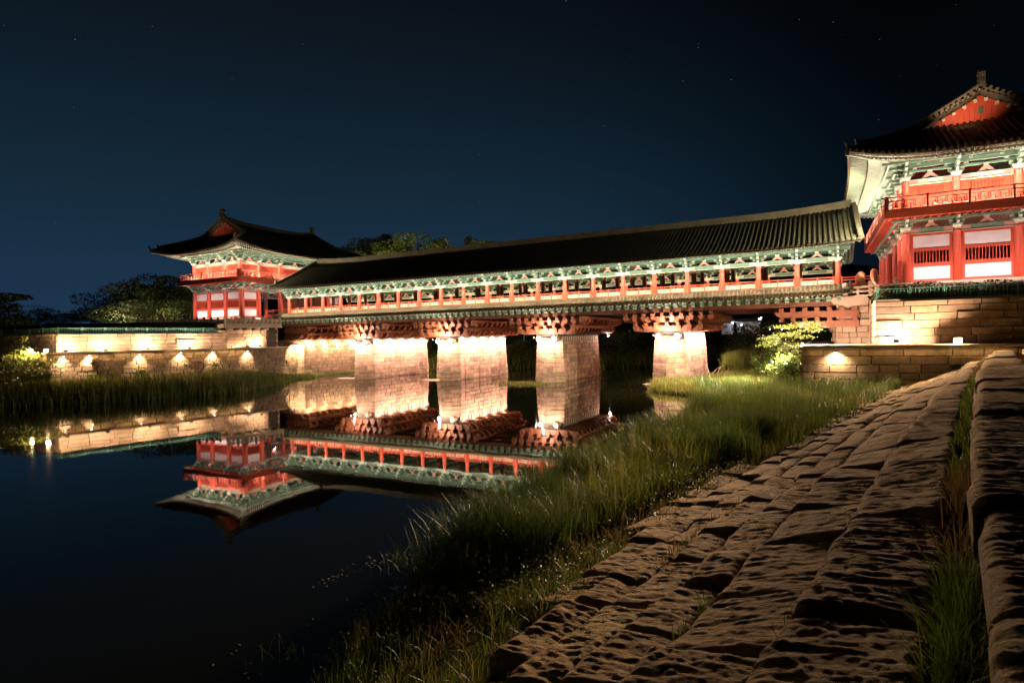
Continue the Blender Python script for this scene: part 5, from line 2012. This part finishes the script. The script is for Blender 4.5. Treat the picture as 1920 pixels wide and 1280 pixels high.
# LED strips of the bridge (front, rear and inside)
SEG = 12
for i in range(SEG):
    xm = BX0 + (i + .5) * (BX1 - BX0) / SEG
    Ls = (BX1 - BX0) / SEG * .92
    light('AREA', 'led_strip', (xm, YF - 1.75, 8.04), 102, SOFT, bridge, aim=(0, .62, 1), shape='RECTANGLE', size=Ls, size_y=.06)
    light('AREA', 'led_strip', (xm, YR - 1.6, 8.45), 55, WARM2, bridge, aim=(0, .12, 1), shape='RECTANGLE', size=Ls, size_y=.06)
    light('AREA', 'led_strip', (xm, YF - 2.5, 7.0), 3, WARM2, bridge, aim=(0, .8, .4), shape='RECTANGLE', size=Ls, size_y=.05)
    if xm > -14: light('SPOT', 'river_fill', (xm, YF - 2.1, 7.2), 3800, WARM2, bridge, aim=(.12, -1, -.14), spot_size=R(150), spot_blend=.8, shadow_soft_size=0)  # added spots without a fitting, throwing extra light onto the near bank


def pavilion_lights(root, dx):
    cx = root.location.x
    ORG[root.name] = Vector(root.location)
    cy = root.location.y
    for s in (-1, 1):
        for (L, ax) in ((9.8, 0), (18.6, 1)):
            n = 3 if ax == 0 else 5
            for j in range(n):
                off = -L / 2 + (j + .5) * L / n
                def put(d, z, e, col, tilt, nm):
                    if ax == 0:
                        loc = (cx + off, cy + s * (9.2 + d), z)
                        aim = (0, -s * tilt, 1)
                        light('AREA', nm, loc, e, col, root, aim=aim, shape='RECTANGLE', size=L / n * .9, size_y=.06)
                    else:
                        loc = (cx + s * (4.85 + d), cy + off, z)
                        aim = (-s * tilt, 0, 1)
                        o = light('AREA', nm, loc, e, col, root, aim=aim, shape='RECTANGLE', size=.06, size_y=L / n * .9)
                f = L / n / 3.2
                put(1.75, 8.12, 26 * f, (1, .74, .68), .75, 'ground_strip')
                put(.95, 13.2, 38 * f, PINKW, .6, 'balcony_strip')
                put(1.15, 13.5, 56 * f, SOFT, -.25, 'eave_strip')
    # lamps on the gable foot roof
    light('SPOT', 'gable_lamp', (cx - 1.5, cy - 11.4, 19.0), 190 if cx > 0 else 25, WARM2, root, aim=(.15, 1, .72), spot_size=R(75), spot_blend=.9, shadow_soft_size=0)


pavilion_lights(pavR, 0)
pavilion_lights(pavL, 0)
for px, py, t, e, c in ((772, 500, 91, 450, (1, .85, .40)), (690, 505, 90, 420, (1, .85, .5)), (905, 480, 100, 500, (1, .85, .5)), (850, 490, 95, 260, (1, .85, .5)),
                        (300, 596, 66, 450, (1, .88, .55)), (225, 604, 70, 400, (1, .88, .55)), (345, 585, 64, 300, (1, .88, .55)), (12, 630, 52, 260, (.5, 1, .4))):
    light('POINT', 'unseen_tree_lamp', at(px, py, 1, t), e, c, None, shadow_soft_size=0)  # added points without fittings, standing in for unseen lamps by the trees
# lamps that graze the ends of the bridge roof
light('SPOT', 'roof_lamp', (4.3, 51.7, 13.6), 900, (1, .92, .55), pavR, aim=(-.75, .55, .02), spot_size=R(140), spot_blend=.9, shadow_soft_size=0)
light('SPOT', 'roof_lamp', (-66.0, 51.4, 14.4), 900, (1, .9, .6), pavL, aim=(.8, .5, -.05), spot_size=R(130), spot_blend=.9, shadow_soft_size=0)


light('SPOT', 'bank_fill', (-2, 52.4, 11.0), 24000, WARM2, bridge, aim=(-4.6, -45, -10.8), spot_size=R(18), spot_blend=.9, shadow_soft_size=0)  # added unseen spot that brightens the grass of the near bank
# distant street lamps and buildings beyond the bridge
def street_lamp(px, py, t, glass, rad, label, energy, col, h=None):
    p = at(px, py, 1, t)
    root = empty('street_lamp', (p.x, p.y, 1.0), label, 'street lamp')
    m = MB()
    m.tube([(p.x, p.y, 1.0), (p.x, p.y, p.z + .2)], [.12, .07], 8)
    m.bar((p.x, p.y, p.z + .2), (p.x + .8, p.y - .4, p.z + .35), .09, .09)
    m.build('pole', BLACKM, root)
    m = MB()
    m.tube([(p.x + .0, p.y - .5, p.z - rad), (p.x, p.y - .5, p.z - rad * .7), (p.x, p.y - .5, p.z), (p.x, p.y - .5, p.z + rad * .7), (p.x, p.y - .5, p.z + rad)], [rad * .1, rad * .7, rad, rad * .7, rad * .1], 10)
    m.build('lamp_head', glass, root)
    light('POINT', 'lamp', (p.x, p.y - .9, p.z - .2), energy, col, root, shadow_soft_size=.2)
    return root


street_lamp(1425, 597, 180, LENSW, .34, 'brightest white street lamp beyond the bridge at the right', 40, (.75, .85, 1))
street_lamp(1374, 605, 190, LENSW, .20, 'small white street lamp left of the brightest one beyond the bridge', 15, (.8, .88, 1))
street_lamp(1391, 609.5, 188, LENSO, .20, 'small orange street lamp between the two white ones', 25, (1, .6, .3))
street_lamp(1381, 600, 230, LENSW, .14, 'tiny highest street lamp beyond the bridge', 50, (.8, .9, 1))
street_lamp(1466, 617, 150, LENSW, .14, 'small low lamp beside the young tree beyond the bridge', 60, (.8, .88, 1))
street_lamp(1444, 617.5, 160, LENSW, .09, 'tiny low lamp left of the one beside the young tree', 20, (.8, .88, 1))
for i, px in enumerate((1149, 1155, 1166, 1176, 1186, 1192, 1198)):
    p = at(px, 612, 1, 200)
    root = empty('garden_lamp', (p.x, p.y, p.z - 2), '%s from the left in the row of tiny lamps on the dark far slope' % ordn[i], 'lamp', 'row of tiny lamps on the far slope')
    m = MB()
    m.tube([(p.x, p.y, p.z - 3), (p.x, p.y, p.z - .1)], .05, 6)
    m.build('pole', BLACKM, root)
    m = MB()
    m.tube([(p.x, p.y, p.z - .1), (p.x, p.y, p.z), (p.x, p.y, p.z + .1)], [.03, .10, .03], 8)
    m.build('lamp_head', emit('dim_glass', (1, .9, .75), 25) if i == 0 else MATS['dim_glass'], root)
for i, (px, py, w, h, lab) in enumerate(((1367, 617, 4.5, 1.8, 'low pale building left of the orange lamp beyond the bridge'), (1400, 617, 7.5, 2.3, 'wider pale building under the orange lamp beyond the bridge'))):
    p = at(px, py, 1, 192)
    root = empty('low_building', (p.x, p.y, p.z), lab, 'building')
    m = MB(); m.box(p.x - w / 2, p.x + w / 2, p.y, p.y + 5, p.z - 2.5, p.z + h); m.build('wall', FARW, root)
    m = MB(); m.prism([(p.y - .5, p.z + h + .002), (p.y + 5.5, p.z + h + .002), (p.y + 2.5, p.z + h + 1)], 0, p.x - w / 2 - .4, p.x + w / 2 + .4); m.build('roof', TILE, root)
    m = MB(); m.box(p.x - w * .3, p.x - w * .1, p.y - .03, p.y - .005, p.z + .4, p.z + 1.3); m.build('window', BLACKM, root)
for i, (px, py, hpx, lab) in enumerate(((1181, 636, 18, 'white marker post on the far bank between the third and fourth piers'), (983, 645, 16, 'white marker post on the far bank between the second and third piers'), (846, 645, 10, 'white marker post behind the left corner of the second pier'))):
    p = at(px, py, 1, 92)
    q = at(px, py - hpx, 1, 92)
    mb = MB()
    mb.box(p.x - .09, p.x + .09, p.y - .09, p.y + .09, p.z, q.z - .1)
    mb.tube([(p.x, p.y, q.z - .1), (p.x, p.y, q.z)], [.12, .03], 6)
    tag(mb.build('marker_post', PLASTER), lab, 'post')
